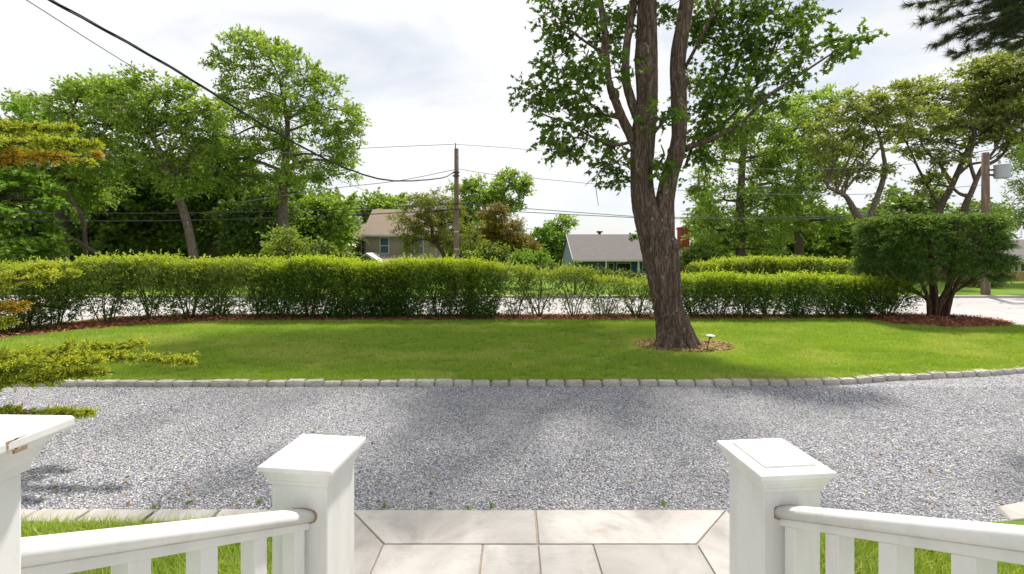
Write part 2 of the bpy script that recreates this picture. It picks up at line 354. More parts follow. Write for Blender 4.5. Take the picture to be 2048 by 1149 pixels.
# low mound of mulch round the yew
Vr = [(11.45, 11.85, LZ+.10)]; Fr = []
for kk, (fr, hz) in enumerate(((.45, .085), (.8, .05), (1.0, .016))):
    for x, y in ring: Vr.append((11.45+(x-11.45)*fr, 11.85+(y-11.85)*fr, LZ+hz))
for i in range(48):
    Fr.append((0, 1+i, 1+(i+1) % 48))
    for kk in range(2): Fr.append((1+kk*48+i, 1+(kk+1)*48+i, 1+(kk+1)*48+(i+1) % 48, 1+kk*48+(i+1) % 48))
o = meshobj('mulch_ring', Vr, Fr, MULCH, smooth=True); o['kind'] = 'structure'
def inpoly(pts, poly):
    x, y = pts[:, 0], pts[:, 1]; ins = np.zeros(len(pts), bool); p = np.array(poly); q = np.roll(p, -1, 0)
    for (x1, y1), (x2, y2) in zip(p, q):
        c = ((y1 > y) != (y2 > y)); xi = (x2-x1)*(y-y1)/((y2-y1) if y2 != y1 else 1e-9)+x1; ins ^= c & (x < xi)
    return ins
MAPX, MAPY = 3.3, 8.95
# granite blocks
def block_mesh(k):
    bm = bmesh.new(); bmesh.ops.create_cube(bm, size=1.0)
    for v in bm.verts:
        v.co.x *= .264+random.uniform(-.008, .008); v.co.y *= .125; v.co.z = (v.co.z+.5)*.13-.058
        v.co += Vector((random.uniform(-.005, .005), random.uniform(-.008, .008), random.uniform(-.005, .005)))
    bmesh.ops.bevel(bm, geom=bm.edges[:], offset=.014, segments=2, affect='EDGES')
    bmesh.ops.subdivide_edges(bm, edges=[e for e in bm.edges if e.calc_length() > .08], cuts=3, use_grid_fill=True)
    for v in bm.verts: v.co += Vector((random.uniform(-1, 1), random.uniform(-1, 1), random.uniform(-1, 1)))*.0035
    me = bpy.data.meshes.new('granite_block'); bm.to_mesh(me); bm.free(); me.materials.append(GRAN); return me
bms = [block_mesh(i) for i in range(9)]
seg = np.linalg.norm(np.diff(cpts, axis=0), axis=1); cum = np.concatenate([[0], np.cumsum(seg)])
s_ = .05
while s_ < cum[-1]-.1:
    x = np.interp(s_, cum, cpts[:, 0]); y = np.interp(s_, cum, cpts[:, 1]); x2 = np.interp(s_+.05, cum, cpts[:, 0]); y2 = np.interp(s_+.05, cum, cpts[:, 1])
    if abs(x) < 1.25*y+.3:
        o = bpy.data.objects.new('granite_block', random.choice(bms)); link(o, None, (x, y+.02+random.uniform(-.008, .008), random.uniform(-.008, .008)))
        o.rotation_euler = (random.uniform(-.02, .02), random.uniform(-.02, .02), math.atan2(y2-y, x2-x)+random.uniform(-.03, .03))
        tag(o, 'grey granite block in the row edging the lawn along the gravel', 'edging stone', 'granite blocks edging the lawn')
    s_ += .277
# grass blades
def blades(name, pts, z, h0, h1, wid, mat, lean=.5, tipf=None, label=None, hm=1.0):
    n = len(pts); L = rng.uniform(h0, h1, n)*hm; th = rng.uniform(0, 2*np.pi, n)
    side = np.stack([np.cos(th), np.sin(th), np.zeros(n)], 1)*(wid*rng.uniform(.7, 1.3, n))[:, None]/2
    ln = np.stack([rng.normal(size=n)*lean, rng.normal(size=n)*lean, np.ones(n)], 1)*L[:, None]
    B = np.stack([pts[:, 0], pts[:, 1], np.full(n, z)], 1)
    V = np.stack([B-side, B+side, B+ln], 1).reshape(-1, 3)
    Fc = np.arange(3*n).reshape(-1, 3)
    tip = np.zeros(n) if tipf is None else tipf
    o = meshobj(name, V, Fc, mat, None, False, {'rnd': np.repeat(rng.random(n), 3), 'tip': np.repeat(tip, 3)})
    o['kind'] = 'stuff'; return o
N = 900000; q = np.stack([rng.uniform(-12.5, 13.8, N), rng.uniform(6.6, 12.2, N)], 1)
q = q[rng.random(N) < np.clip((7.6/q[:, 1])**1.5, 0, 1)]
keep = inpoly(q, lawn_poly) & ~inpoly(q, mulch_poly) & ~inpoly(q, ring) & (np.abs(q[:, 0]) < 1.22*q[:, 1]+.2)
dm = np.hypot((q[:, 0]-MAPX-.15)/1.05, (q[:, 1]-MAPY+.05)/.62); keep &= (dm > .95) | (rng.random(len(q)) < .12)
q = q[keep]
tipf = np.clip(1.35-np.hypot((q[:, 0]-MAPX-.2)/1.1, (q[:, 1]-MAPY)/.75)+.2*rng.normal(size=len(q)), 0, .8)
tipf = np.maximum(tipf, (rng.random(len(q)) < .06)*.6)
cl = vnoise(q[:, 0], q[:, 1]*1.6, 5.5, 3, 4); kp = (cl > .30+.10*rng.random(len(q))); q, tipf, cl = q[kp], tipf[kp], cl[kp]
pale = np.clip((vnoise(q[:, 0], q[:, 1]*1.8, .9, 21, 4)-.52)*4, 0, .75)*rng.random(len(q)); tipf = np.maximum(tipf, pale)
o = blades('grass', q, LZ, .028, .058, .0085, GRASS, .5, tipf, None, .45+1.1*cl)
ii = rng.integers(0, len(cpts)-1, 9000); qe = cpts[ii][:, :2]+(cpts[ii+1]-cpts[ii])[:, :2]*rng.random((9000, 1)); qe[:, 1] += .085+.04*rng.random(9000)
qe = qe[vnoise(qe[:, 0], qe[:, 1], 3.1, 9, 2) > .45]; blades('grass_edge', qe, LZ, .03, .085, .007, GRASS, .75, rng.random(len(qe))*.3)
# straw litter round the maple
n = 9000; r = np.sqrt(rng.random(n)); th = rng.uniform(0, 2*np.pi, n)
C = np.stack([MAPX+.18+.98*r*np.cos(th), MAPY-.02+.55*r*np.sin(th), LZ+.005+.02*rng.random(n)], 1)
A = rdir(n); A[:, 2] *= .15
o = leaves('straw_litter', C, A, rdir(n, 2), .075, 'narrow', STRAW); o['kind'] = 'stuff'
# shredded mulch
n = 26000; q = np.stack([rng.uniform(-12.8, 13.3, n*3), rng.uniform(7.5, 12.85, n*3)], 1); q = q[inpoly(q, mulch_poly) | inpoly(q, ring)]
n = len(q); zz = LZ+.02+.03*rng.random(n)+.07*np.clip(1.1-np.hypot((q[:, 0]-11.45)/1.75, (q[:, 1]-11.85)/1.0), 0, 1)
A = rdir(n); A[:, 2] *= .3
o = leaves('mulch', np.c_[q, zz], A, rdir(n, 1.5), .085, 'narrow', SHRED); o['kind'] = 'stuff'
# near strips of grass beside the stairs, edged with flat stones
NLZ = .03
poly_sheet('near_lawn', [(-8,-1),(-1.30,-1),(-1.30,3.27),(-8,3.27)], NLZ, LAWN, skirt=.05)
poly_sheet('near_lawn', [(1.70,-1),(9,-1),(9,3.32),(3.74,3.30),(3.3,3.26),(1.70,3.15)], NLZ, LAWN, skirt=.05)
pth = []
for x0, x1, y1 in ((-4.2, -1.33, 3.25), (1.73, 4.2, 3.13)):
    n = 34000; pth.append(np.stack([rng.uniform(x0, x1, n), rng.uniform(2.2, y1, n)], 1))
q = np.vstack(pth); o = blades('grass_tufts', q, NLZ, .03, .10, .007, GRASS, .6, (rng.random(len(q)) < .22)*.9)
for px in (None,):
    xx = -1.42; k = 0
    while xx > -4.4:
        w = random.uniform(.26, .52); b = MB()
        j = lambda: random.uniform(-.02, .02)
        b.loft([[(xx-w+j(), 3.27+j(), .0), (xx-.015+j(), 3.27+j(), .0), (xx-.015+j(), 3.43+j(), .0), (xx-w+j(), 3.43+j(), .0)]]*1+[[(xx-w, 3.28, .045), (xx-.02, 3.27, .04), (xx-.02+j(), 3.42, .045), (xx-w+j(), 3.42, .05)]])
        o = b.build('edging_stone', SLAB, bevel=.008, loc=(xx-w/2, 3.35, 0))
        tag(o, 'pale flat edging stone between the gravel and the grass left of the path', 'edging stone', 'flat stones edging the left grass'); xx -= w+.02
    xx = 3.74
    for w in (.34, .4, .45):
        b = MB(); b.loft([[(xx, 3.30, .0), (xx+w, 3.34, .0), (xx+w+.05, 3.55, .0), (xx+.09, 3.50, .0)], [(xx+.02, 3.31, .035), (xx+w-.01, 3.35, .04), (xx+w+.03, 3.53, .045), (xx+.11, 3.48, .035)]])
        o = b.build('edging_stone', SLAB, bevel=.008, loc=(xx+w/2, 3.4, 0))
        tag(o, 'pale broken flat stone at the gravel edge right of the right railing', 'edging stone', 'flat stones edging the right grass'); xx += w+.03
# flagstone path
b = MB(); b.box(-1.26, 1.67, -.8, 3.415, -.03, .028); o = b.build('path_mortar', MORT); o['kind'] = 'structure'
def slab(b, pts):
    g = .006; c = np.mean(pts, axis=0); lo = []; hi = []
    for p in pts:
        d = (c-p)/np.linalg.norm(c-p)*g*1.5
        lo.append((p[0]+d[0], p[1]+d[1], -.01)); hi.append((p[0]+d[0], p[1]+d[1], .042))
    b.loft([lo, hi])
b = MB()
for pts in ([(-1.25,3.42),(-.885,3.03),(.18,3.03),(.18,3.42)], [(.18,3.42),(.18,3.03),(1.275,3.03),(1.665,3.42)],
            [(-1.25,3.42),(-1.25,1.9),(-.895,1.9),(-.885,3.03)], [(1.665,3.42),(1.275,3.03),(1.265,1.9),(1.665,1.9)],
            [(-.885,3.03),(-.89,2.35),(-.205,2.35),(-.2,3.03)], [(-.2,3.03),(-.205,2.35),(.18,2.35),(.18,3.03)],
            [(.18,3.03),(.18,2.35),(.57,2.35),(.555,3.03)], [(.555,3.03),(.57,2.35),(1.27,2.35),(1.275,3.03)],
            [(-.89,2.35),(-.89,1.7),(.3,1.7),(.3,2.35)], [(.3,2.35),(.3,1.7),(1.27,1.7),(1.27,2.35)]):
    slab(b, np.array(pts))
o = b.build('path', SLAB, bevel=.005); o['kind'] = 'structure'
for f_ in (1.13, .87, .97):
    m2 = SLAB.copy(); m2.name = 'sandstone_slab_tone'; o.data.materials.append(m2)
    for nd in m2.node_tree.nodes:
        if nd.type == 'VALTORGB' and len(nd.color_ramp.elements) == 3:
            for e_ in nd.color_ramp.elements: e_.color = (e_.color[0]*f_, e_.color[1]*f_, e_.color[2]*f_, 1)
        if nd.type == 'MAPPING': nd.inputs['Location'].default_value = (f_*7, f_*3, 0)
for p_ in o.data.polygons:
    cx_, cy_ = p_.center.x, p_.center.y
    p_.material_index = (0 if cx_ < .18 else 1) if cy_ > 3.03 else (2 if cx_ < -.89 else 3 if cx_ < -.2 else 1 if cx_ < .18 else 0 if cx_ < .56 else 2 if cx_ < 1.27 else 3)
# crushed stones lying on the drive
def stones(name, q, s0, s1):
    n = len(q); sz = rng.uniform(s0, s1, n)[:, None, None]
    T = np.array([(1,0,0),(0,1,0),(-1,0,0),(0,-1,0),(0,0,1),(0,0,-1)], float)
    V = T[None]*rng.uniform(.55, 1.25, (n, 6, 1))+rng.normal(size=(n, 6, 3))*.16
    th = rng.uniform(0, 2*np.pi, n); c, s = np.cos(th)[:, None], np.sin(th)[:, None]
    x = V[..., 0]*c-V[..., 1]*s; y = V[..., 0]*s+V[..., 1]*c; V = np.stack([x, y, V[..., 2]*.6], -1)*sz
    V += np.c_[q, sz[:, 0, 0]*.25][:, None]
    Ft = np.array([(0,1,4),(1,2,4),(2,3,4),(3,0,4),(1,0,5),(2,1,5),(3,2,5),(0,3,5)])
    Fc = (Ft[None]+(np.arange(n)*6)[:, None, None]).reshape(-1, 3)
    o = meshobj(name, V.reshape(-1, 3), Fc, STONE, attrs={'rnd': np.repeat(rng.random(n), 6)}); o['kind'] = 'stuff'; return o
N = 430000; q = np.stack([rng.uniform(-9, 9, N), rng.uniform(2.9, 6.5, N)], 1)
q = q[(rng.random(N) < np.clip((3.6/q[:, 1])**1.6, 0, 1)) & (np.abs(q[:, 0]) < 1.2*q[:, 1]+.1)]
q = q[~((q[:, 1] < 3.43) & (q[:, 0] < 1.72)) & ~((q[:, 1] < 3.24) & (q[:, 0] >= 1.72)) & ~((q[:, 1] < 3.32) & (q[:, 0] >= 3.2))]
stones('gravel_stones', q, .005, .0115)
n = 120; q_ = np.stack([rng.uniform(-4, 4.5, n), 3.5+rng.exponential(.7, n)], 1)
o = leaves('fallen_leaves', np.c_[q_, np.full(n, .016)], rdir(n)*np.array([1, 1, .2]), rdir(n, 2), rng.uniform(.02, .045, n), 'broad', STRAW); o['kind'] = 'stuff'
# weeds in the gravel
n = 12; xy = np.stack([rng.uniform(-3.4, 2.6, n), 3.46+rng.exponential(.12, n)], 1)
Cs = []; 
for x, y in xy: Cs.append(np.c_[x+rng.normal(size=26)*.014, y+rng.normal(size=26)*.014, np.full(26, .012)])
C = np.vstack(Cs); o = leaves('gravel_weeds', C, rdir(len(C), .9), rdir(len(C), .5), rng.uniform(.012, .03, len(C)), 'leaf', LIME); o['kind'] = 'stuff'

# ------------------------------------------------------------------ stairs and railings
b = MB()
for i in range(4): b.box(-1.1, 1.15, -1.2, 1.42-i*.30, .03+.14*i, .17+.14*i-(.001 if i < 3 else 0))
o = b.build('steps', SLAB, bevel=.01); o['kind'] = 'structure'
def ring_prof(cx, cy, yaw, prof):
    return [sq(cx, cy, z, w, yaw) for w, z in prof]
def newel(parent, cx, cy, ztop, z0, yaw, w, capw, tier, chip=False):
    b = MB(); b.loft([sq(cx, cy, z0, w, yaw), sq(cx, cy, ztop-.05, w, yaw)])
    p = b.build('newel_post', WHITE, parent, bevel=.004)
    b = MB(); t = ztop
    b.loft(ring_prof(cx, cy, yaw, [(w+.012, t-.068), (w+.014, t-.054), (w+.022, t-.052), (w+.026, t-.044), (w+.034, t-.034), (capw-.022, t-.022), (capw-.018, t-.020)]))
    b.build('moulding', WHITE, p, bevel=.0015, seg=1)
    b = MB()
    if tier: b.loft(ring_prof(cx, cy, yaw, [(capw-.003, t-.0195), (capw, t-.017), (capw, t-.006), (capw-.004, t-.002), (capw*.70, t+.001), (capw*.685, t+.008), (capw*.3, t+.013), (.02, t+.015)]))
    else: b.loft(ring_prof(cx, cy, yaw, [(capw-.003, t-.0195), (capw, t-.017), (capw, t-.006), (capw-.004, t-.002), (capw*.5, t+.012), (.02, t+.019)]))
    c = b.build('cap', WHITE, p, bevel=.0012, seg=1)
    return p
def railing(name, label, side, nx_, ny_, nyaw, dirv, ra, ncap, tx, ty):
    root = thing(name, (nx_, ny_, 0), label, 'railing')
    newel(root, nx_, ny_, EYE-.70, 0.03, nyaw, .188, .248, ncap)
    newel(root, tx, ty, EYE-.254, .45, nyaw*.3, .20, .275, True)
    d = np.array(dirv, float)      # per metre of depth
    A = np.array(ra, float)        # attachment at newel, top centre of rail
    y1 = ty+.09; Bp = A+d*(y1-A[1])
    lat = np.array([1, -d[0], 0]); lat /= np.linalg.norm(lat)
    # bread-loaf rail
    prof = [(-.018, -.040), (-.036, -.034), (-.042, -.022), (-.041, -.010), (-.032, -.002), (-.016, .001), (0, .002), (.016, .001), (.032, -.002), (.041, -.010), (.042, -.022), (.036, -.034), (.018, -.040)]
    def sw(prof, a, c, nm, bev=0):
        b = MB(); b.loft([[tuple(p+lat*u+np.array([0, 0, v])) for u, v in prof] for p in (a, c)]); return b.build(nm, WHITE, root, bevel=bev, seg=1)
    hr = sw(prof, A, Bp, 'handrail')
    for f in hr.data.polygons: f.use_smooth = len(f.vertices) == 4
    sw([(-.024, -.062), (-.024, -.0385), (.024, -.0385), (.024, -.062)], A, Bp, 'rail_fillet', .002)
    b = MB(); c0 = A+np.array([0, 0, -.02]); b.loft([[(c0[0]+lat[0]*u*1.16, A[1]+q__, A[2]-.02+(v+.02)*1.18-.001) for u, v in prof] for q__ in (-.006, .012)]); b.build('caulk_gap', CHIP, root)
    low = np.array([0, 0, -.74])
    sw([(-.03, -.04), (-.03, 0), (.03, 0), (.03, -.04)], A+low, Bp+low, 'bottom_rail', .002)
    yy = A[1]-.045; yaw = math.atan2(-d[0], 1)
    while yy > y1+.05:
        p = A+d*(yy-A[1]); b = MB(); w = .045; sl_ = d[2]
        def r4(zo): return [(x, y, zo+p[2]+sl_*(y-p[1])) for x, y, _ in sq(p[0], p[1], 0, w, yaw)]
        b.loft([r4(-.735), r4(-.063)]); b.build('baluster', WHITE, root, bevel=.0015, seg=1); yy -= .16
    return root
L = railing('stair_railing', 'white painted stair railing on the left with two capped newel posts', -1, -.670, 1.500, math.radians(-6.5), (.18, 1, -.53),
        (-.667, 1.405, EYE-.845), False, -.80, .53)
R = railing('stair_railing', 'white painted stair railing on the right with a stepped square cap', 1, .868, 1.468, math.radians(5.0), (-.064, 1, -.53),
        (.858, 1.375, EYE-.815), True, .93, .48)
# flaked paint and open joints
b = MB(); z = EYE-.254
for y0, y1, h in ((.575, .589, .012), (.585, .60, .018)): b.box(-.6645, -.6608, y0, y1, z-.006-h, z-.004)
b.build('flaked_paint', CHIP, L)
# ------------------------------------------------------------------ trees
def tree(name, label, cat, Z, basex, trunk, blobs, lm, bm_, leaf=.12, rc=.8, dens=1.0, templ='leaf', nspr=12, nl=9, group=None, limb_r=.06, flat=.55, twig=True, tipp=.15, basez=None, hollow=.35):
    """trunk: [(px,py,width_px[,dZ])]; blobs: [(px,py,rx,ry[,dZ[,depth]])] in photo coordinates at distance Z"""
    z0 = gz(Z) if basez is None else basez; dens *= 1.75; leaf *= 1.5
    root = thing(name, ((basex-1024)/FPX*Z, Z, z0), label, cat, group)
    T = Tubes(); tp = []; tr = []
    for k, t in enumerate(trunk):
        dz = t[3] if len(t) > 3 else 0
        tp.append(P(t[0], t[1], Z+dz)); tr.append(t[2]*Z/FPX/2)
    tp = [np.array([(basex-1024)/FPX*Z, Z, z0-.1])]+tp; tr = [tr[0]*1.35]+tr
    T.add(tp, tr, 8, .04, n=len(tp)*5)
    tps, trs = resample(tp, tr, 40)
    OC = []; OD = []; OL = []
    for bl in blobs:
        px, py, rx, ry = bl[:4]; dz = bl[4] if len(bl) > 4 else rng.uniform(-.05, .05)*Z*.5
        c = P(px, py, Z+dz); R3 = np.array([rx*Z/FPX, (bl[5] if len(bl) > 5 else .8*rx*Z/FPX), ry*Z/FPX])
        # limb to the blob
        cand = tps[tps[:, 2] < c[2]-.1*R3[2]]
        if len(cand) < 3: cand = tps[:6]
        cand = cand[len(cand)//3:]; dd = np.linalg.norm(cand-c, axis=1)+.4*np.abs(c[2]-cand[:, 2]); s0 = cand[dd.argmin()]
        mid = (s0+c)/2+np.array([0, 0, .12*np.linalg.norm(c-s0)])+rng.normal(size=3)*.15
        end = c+np.array([0, 0, .35*R3[2]])
        lr = max(limb_r*.8, trs[np.linalg.norm(tps-s0, axis=1).argmin()]*.55)
        lr = min(lr, .14)
        lp, lrad = resample([s0, mid, c, end], [lr, lr*.75, lr*.5, .012], 16)
        T.add(lp, lrad, 5, .05)
        vol = (R3[0]*R3[1]*R3[2])**(1/3); nc = max(4, int(dens*4.2*(vol/rc)**2))
        u = norm(rng.normal(size=(nc, 3))); rr = (hollow+(1-hollow)*rng.random(nc)**.6)
        cc = c+u*R3*rr[:, None]*(1+.12*rng.normal(size=(nc, 1)))
        for q_ in cc:
            k = np.linalg.norm(lp-q_, axis=1)+.5*np.maximum(lp[:, 2]-q_[2], 0); s1 = lp[max(2, k.argmin()-rng.integers(0, 3))]
            if twig: T.add([s1, (s1+q_)/2+rng.normal(size=3)*.08+np.array([0, 0, .05]), q_], [max(.018, limb_r*.3), .018, .007], 4)
        m = len(cc)*nspr; O = np.repeat(cc, nspr, 0)+rng.normal(size=(m, 3))*rc*.22*np.array([1, 1, flat])
        D = norm(rng.normal(size=(m, 3))*np.array([1, 1, flat])+.7*norm((O-c)/R3)+np.array([0, 0, .1]))
        OC.append(O); OD.append(D); OL.append(rng.uniform(.45, 1.0, m)*rc)
    C, A, N_, t = sprigs(np.vstack(OC), np.vstack(OD), np.concatenate(OL), nl)
    tip = np.clip((t-.55)*1.2, 0, 1)*(rng.random(len(C)) < tipp*2)*.8
    leaves('crown', C, A, N_, leaf*rng.uniform(.7, 1.25, len(C)), templ, lm, root, tip)
    T.build('trunk', bm_, root); return root

# --- the woods on the left
tree('maple_tree', 'bright green maple at the left edge, standing before the woods', 'tree', 19, -40, [(-20,420,18),(10,330,10)],
     [(0,300,75,60),(30,400,80,60),(-10,470,90,50),(60,480,70,38),(90,260,50,40),(-60,350,80,90)], OAK2, BARKD, .11, .6, 1.1, 'broad', flat=.4, tipp=.3)
tree('oak_tree', 'wide green tree filling the upper left behind the rust tipped juniper', 'tree', 25, 120, [(125,400,22),(135,300,16),(140,230,8)],
     [(90,250,60,45),(150,215,70,50),(60,320,70,55),(170,300,80,60),(110,390,90,50),(215,250,50,50),(210,180,45,25),(60,205,35,20),(150,360,80,45)], OAK, BARKD, .13, .8, 1.1)
tree('oak_tree', 'oak with a bare pale trunk leaning left above the hedge', 'tree', 23, 396, [(388,515,17),(372,440,15),(345,360,14),(318,300,11),(298,262,9)],
     [(240,205,60,45),(310,190,65,40),(370,215,50,45),(265,255,40,25),(345,265,50,30),(200,180,40,25),(410,260,45,50),(380,300,50,45),(420,220,35,35),(290,330,55,40),(355,350,55,45),(220,330,50,40)], OAK, BARKG, .12, .7, 1.0)
tree('oak_tree', 'tallest tree left of the utility pole with a forked trunk and ragged top', 'tree', 27, 566, [(567,480,20),(565,400,17),(570,330,13),(575,250,9),(560,160,6)],
     [(470,130,42,45),(540,120,60,40),(600,150,55,45),(500,200,60,45),(580,230,70,50),(665,220,50,50),(700,260,42,45),(640,310,65,45),(540,300,65,45),(470,270,45,50),(690,330,30,32),(590,370,60,35),(500,90,45,22),(655,175,30,25),(430,330,50,45),(480,350,50,45),(450,185,20,20)],
     OAK, BARKG, .13, .75, .82, tipp=.2)
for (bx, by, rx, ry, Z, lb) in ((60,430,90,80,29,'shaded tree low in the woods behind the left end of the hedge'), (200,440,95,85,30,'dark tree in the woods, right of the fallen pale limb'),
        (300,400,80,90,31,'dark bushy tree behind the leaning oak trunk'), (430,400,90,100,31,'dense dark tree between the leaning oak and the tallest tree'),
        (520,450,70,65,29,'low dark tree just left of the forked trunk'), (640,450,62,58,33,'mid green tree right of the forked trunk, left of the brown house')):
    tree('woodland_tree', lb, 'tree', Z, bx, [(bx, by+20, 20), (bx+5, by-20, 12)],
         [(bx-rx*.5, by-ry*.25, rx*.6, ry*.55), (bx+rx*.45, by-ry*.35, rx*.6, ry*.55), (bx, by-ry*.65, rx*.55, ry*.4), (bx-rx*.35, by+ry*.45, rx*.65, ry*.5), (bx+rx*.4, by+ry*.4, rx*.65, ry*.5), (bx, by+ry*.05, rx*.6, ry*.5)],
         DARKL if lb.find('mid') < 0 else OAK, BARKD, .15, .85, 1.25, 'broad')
# far woods behind everything: one mass down to the ground
OC, OD, OL = [], [], []
for (x0, x1, Zf, yt, n_) in ((-150, 700, 40, 375, 900), (-100, 640, 36, 430, 500), (1385, 2000, 44, 425, 620), (880, 1080, 56, 455, 120)):
    px = rng.uniform(x0, x1, n_); Zc = Zf+rng.uniform(-2, 3, n_); top = yt+22*np.sin(px*.031)+16*np.sin(px*.083+1)+rng.uniform(0, 12, n_)
    X_ = (px-1024)/FPX*Zc; ht = EYE-(top-HOR)/FPX*Zc; z = -1.7+(ht+1.7)*rng.random(n_)**.75
    cc = np.c_[X_, Zc, z]; m = n_*14; O = np.repeat(cc, 14, 0)+rng.normal(size=(m, 3))*.35; OC.append(O); OD.append(norm(rng.normal(size=(m, 3))*np.array([1, 1, .6])+np.array([0, -.3, .2]))); OL.append(rng.uniform(.7, 1.5, m))
C, A, N_, t = sprigs(np.vstack(OC), np.vstack(OD), np.concatenate(OL), 8)
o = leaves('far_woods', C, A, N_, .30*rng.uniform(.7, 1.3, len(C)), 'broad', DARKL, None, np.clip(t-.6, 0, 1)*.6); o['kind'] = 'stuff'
# fallen limbs in the wood
t = Tubes(); Z = 22
t.add([P(80,455,Z), P(130,470,Z-.2), P(190,505,Z-.6), P(215,530,Z-.8)], [.06,.08,.09,.1], 6, .06, n=12)
tag(t.build('fallen_limb', BARKG, loc=P(190,505,Z)), 'pale bare limb slanting down to the hedge in the left woods', 'branch')
t = Tubes(); t.add([P(130,360,Z), P(118,378,Z), P(100,405,Z), P(80,425,Z), P(60,470,Z+.5), P(55,560,Z+.6)], [.05,.06,.07,.08,.09,.1], 6, .06, n=14)
t.add([P(135,385,Z), P(150,410,Z), P(168,450,Z), P(172,560,Z+.4)], [.05,.08,.09,.1], 6, .06, n=12)
tag(t.build('dead_trunk', BARKG, loc=P(100,560,Z)), 'pale broken dead trunk with crooked limbs in the left woods', 'dead tree')
# --- middle
tree('round_tree', 'round topped tree behind the chimney of the brown house', 'tree', 58, 745, [(742,440,8)],
     [(735,415,35,26),(775,418,40,24),(720,445,30,26),(800,430,32,26),(690,430,26,30)], OAK, BARKD, .26, 1.4, 1.4, 'broad')
tree('weeping_tree', 'yellow green weeping tree in front of the brown house', 'tree', 25, 892, [(888,512,9),(868,482,8),(862,450,6),(850,415,4)],
     [(842,405,34,20),(880,410,45,26),(812,450,24,32),(850,450,45,28),(920,450,38,32),(950,480,24,24),(815,485,22,22),(890,485,40,22)], OLIVE, TWIG, .10, .55, 1.1, 'narrow', nl=14, nspr=14, flat=.5)
tree('oak_tree', 'tall light green tree behind the utility pole, highest at its right', 'tree', 46, 985, [(985,450,12),(1000,400,8),(1018,370,5)],
     [(925,395,38,28),(965,385,40,28),(1020,362,34,26),(1010,400,30,26),(940,430,50,28),(1040,372,16,20)], OAK, BARKG, .2, 1.0, 1.2, tipp=.3)
tree('cedar_tree', 'russet brown cedar left of the blue house', 'tree', 31, 1010, [(1008,500,10),(1000,440,5)],
     [(985,435,28,26),(1015,465,38,24),(1000,500,50,26),(1045,495,28,24),(970,480,24,30)], CEDAR, BARKD, .12, .6, 2.0, 'narrow', nl=16, flat=.4)
tree('round_tree', 'small rounded deep green tree at the left gable of the blue house', 'tree', 42, 1100, [(1100,520,6),(1098,490,4)],
     [(1095,475,28,22),(1085,500,24,24),(1115,500,20,26),(1100,520,30,18)], OAK2, BARKD, .17, .8, 1.8, 'broad')
tree('thin_tree', 'thin airy tree top rising behind the left end of the blue house', 'tree', 60, 1125, [(1124,480,4),(1122,450,3)],
     [(1128,445,22,11),(1105,452,16,8),(1120,470,22,12)], OAK, BARKD, .2, .9, 1.3, group=None)
def shrub(label, Z, px, py, rx, ry, lm, leaf=.09, templ='leaf', name='shrub', n=5, zb=None, cat='shrub', dens=1.6):
    bl = [(px+rx*.7*math.cos(k*2.4), py+ry*.45*math.sin(k*2.4), rx*.5, ry*.6) for k in range(n)]
    return tree(name, label, cat, Z, px, [(px, py+ry*.5, 4)], bl, lm, TWIG, leaf, .42, dens, templ, nspr=10, nl=9, limb_r=.03, tipp=.5)
shrub('lime green sapling shrub above the hedge in front of the dark woods', 18.6, 572, 488, 34, 34, LIME, .08)
shrub('small pale green shrub between the lime sapling and the brown house', 18.6, 640, 510, 45, 22, HEDGE2, .08)
shrub('yellow green shrub right of the utility pole above the hedge', 19.2, 975, 512, 34, 24, HEDGE2, .08)
shrub('leafy green shrub below the russet cedar', 20.5, 1055, 520, 38, 22, OAK2, .08)
shrub('bright round shrub top showing over the low hedge left of the blue house', 17.9, 1082, 541, 26, 15, HEDGE, .06)
shrub('bright round shrub at the left gable of the blue house', 17.9, 1150, 546, 26, 13, HEDGE, .06)
shrub('low round shrub at the left end of the blue house porch', 24, 1205, 553, 22, 12, HEDGE2, .07)
shrub('low round shrub in front of the blue house porch posts', 24, 1250, 555, 26, 11, HEDGE2, .07)
shrub('dark green shrub under the brick chimney', 25, 1395, 515, 30, 28, DARKL, .09)
# --- right
tree('oak_tree', 'tall green tree with an upright dark trunk just right of the maple', 'tree', 26, 1481, [(1481,500,18),(1480,420,16),(1484,340,12),(1492,260,8)],
     [(1470,250,60,40),(1540,235,60,42),(1430,320,50,40),(1500,320,65,42),(1570,310,50,45),(1450,400,75,36),(1530,400,65,38),(1430,460,55,34),(1520,465,60,30),(1590,380,45,40),(1480,490,90,25),(1600,210,40,22)], OAK, BARKD, .13, .75, .85, tipp=.3)
tree('oak_tree', 'leafy tree with a brown trunk between the two tall right-hand groups', 'tree', 30, 1598, [(1598,470,16),(1595,420,14),(1600,330,8)],
     [(1620,230,55,38),(1650,280,50,40),(1590,290,55,40),(1640,350,55,40),(1570,360,50,40),(1600,440,60,40),(1660,200,32,18),(1650,440,50,35)], OAK, BARKD, .14, .8, .9, tipp=.3)
tree('woodland_tree', 'dark green tree filling in behind the second right-hand hedge', 'tree', 34, 1650, [(1650,500,14),(1650,450,10)],
     [(1560,480,60,36),(1640,470,60,40),(1700,480,50,36),(1470,490,60,30),(1600,510,70,22)], DARKL, BARKD, .17, .9, 1.3, 'broad')
tree('locust_tree', 'flat topped tree whose pale trunk forks low above the hedge', 'tree', 24, 1728, [(1727,462,17),(1710,425,13),(1690,392,9),(1655,375,6)],
     [(1680,240,50,30),(1730,215,60,32),(1790,200,60,32),(1700,290,55,26),(1760,270,50,24),(1680,350,45,16),(1740,340,40,16),(1650,300,35,30),(1820,240,50,30)], LOCUST, BARKG, .11, .62, .9, 'leaf', flat=.35, tipp=.4)
t = Tubes(); t.add([P(1727,462,24), P(1745,420,24), P(1768,350,24), P(1765,300,24), P(1750,250,24)], [.17,.15,.12,.08,.04], 7, .05, n=20)
t.build('limb', BARKG, bpy.data.objects['locust_tree'])
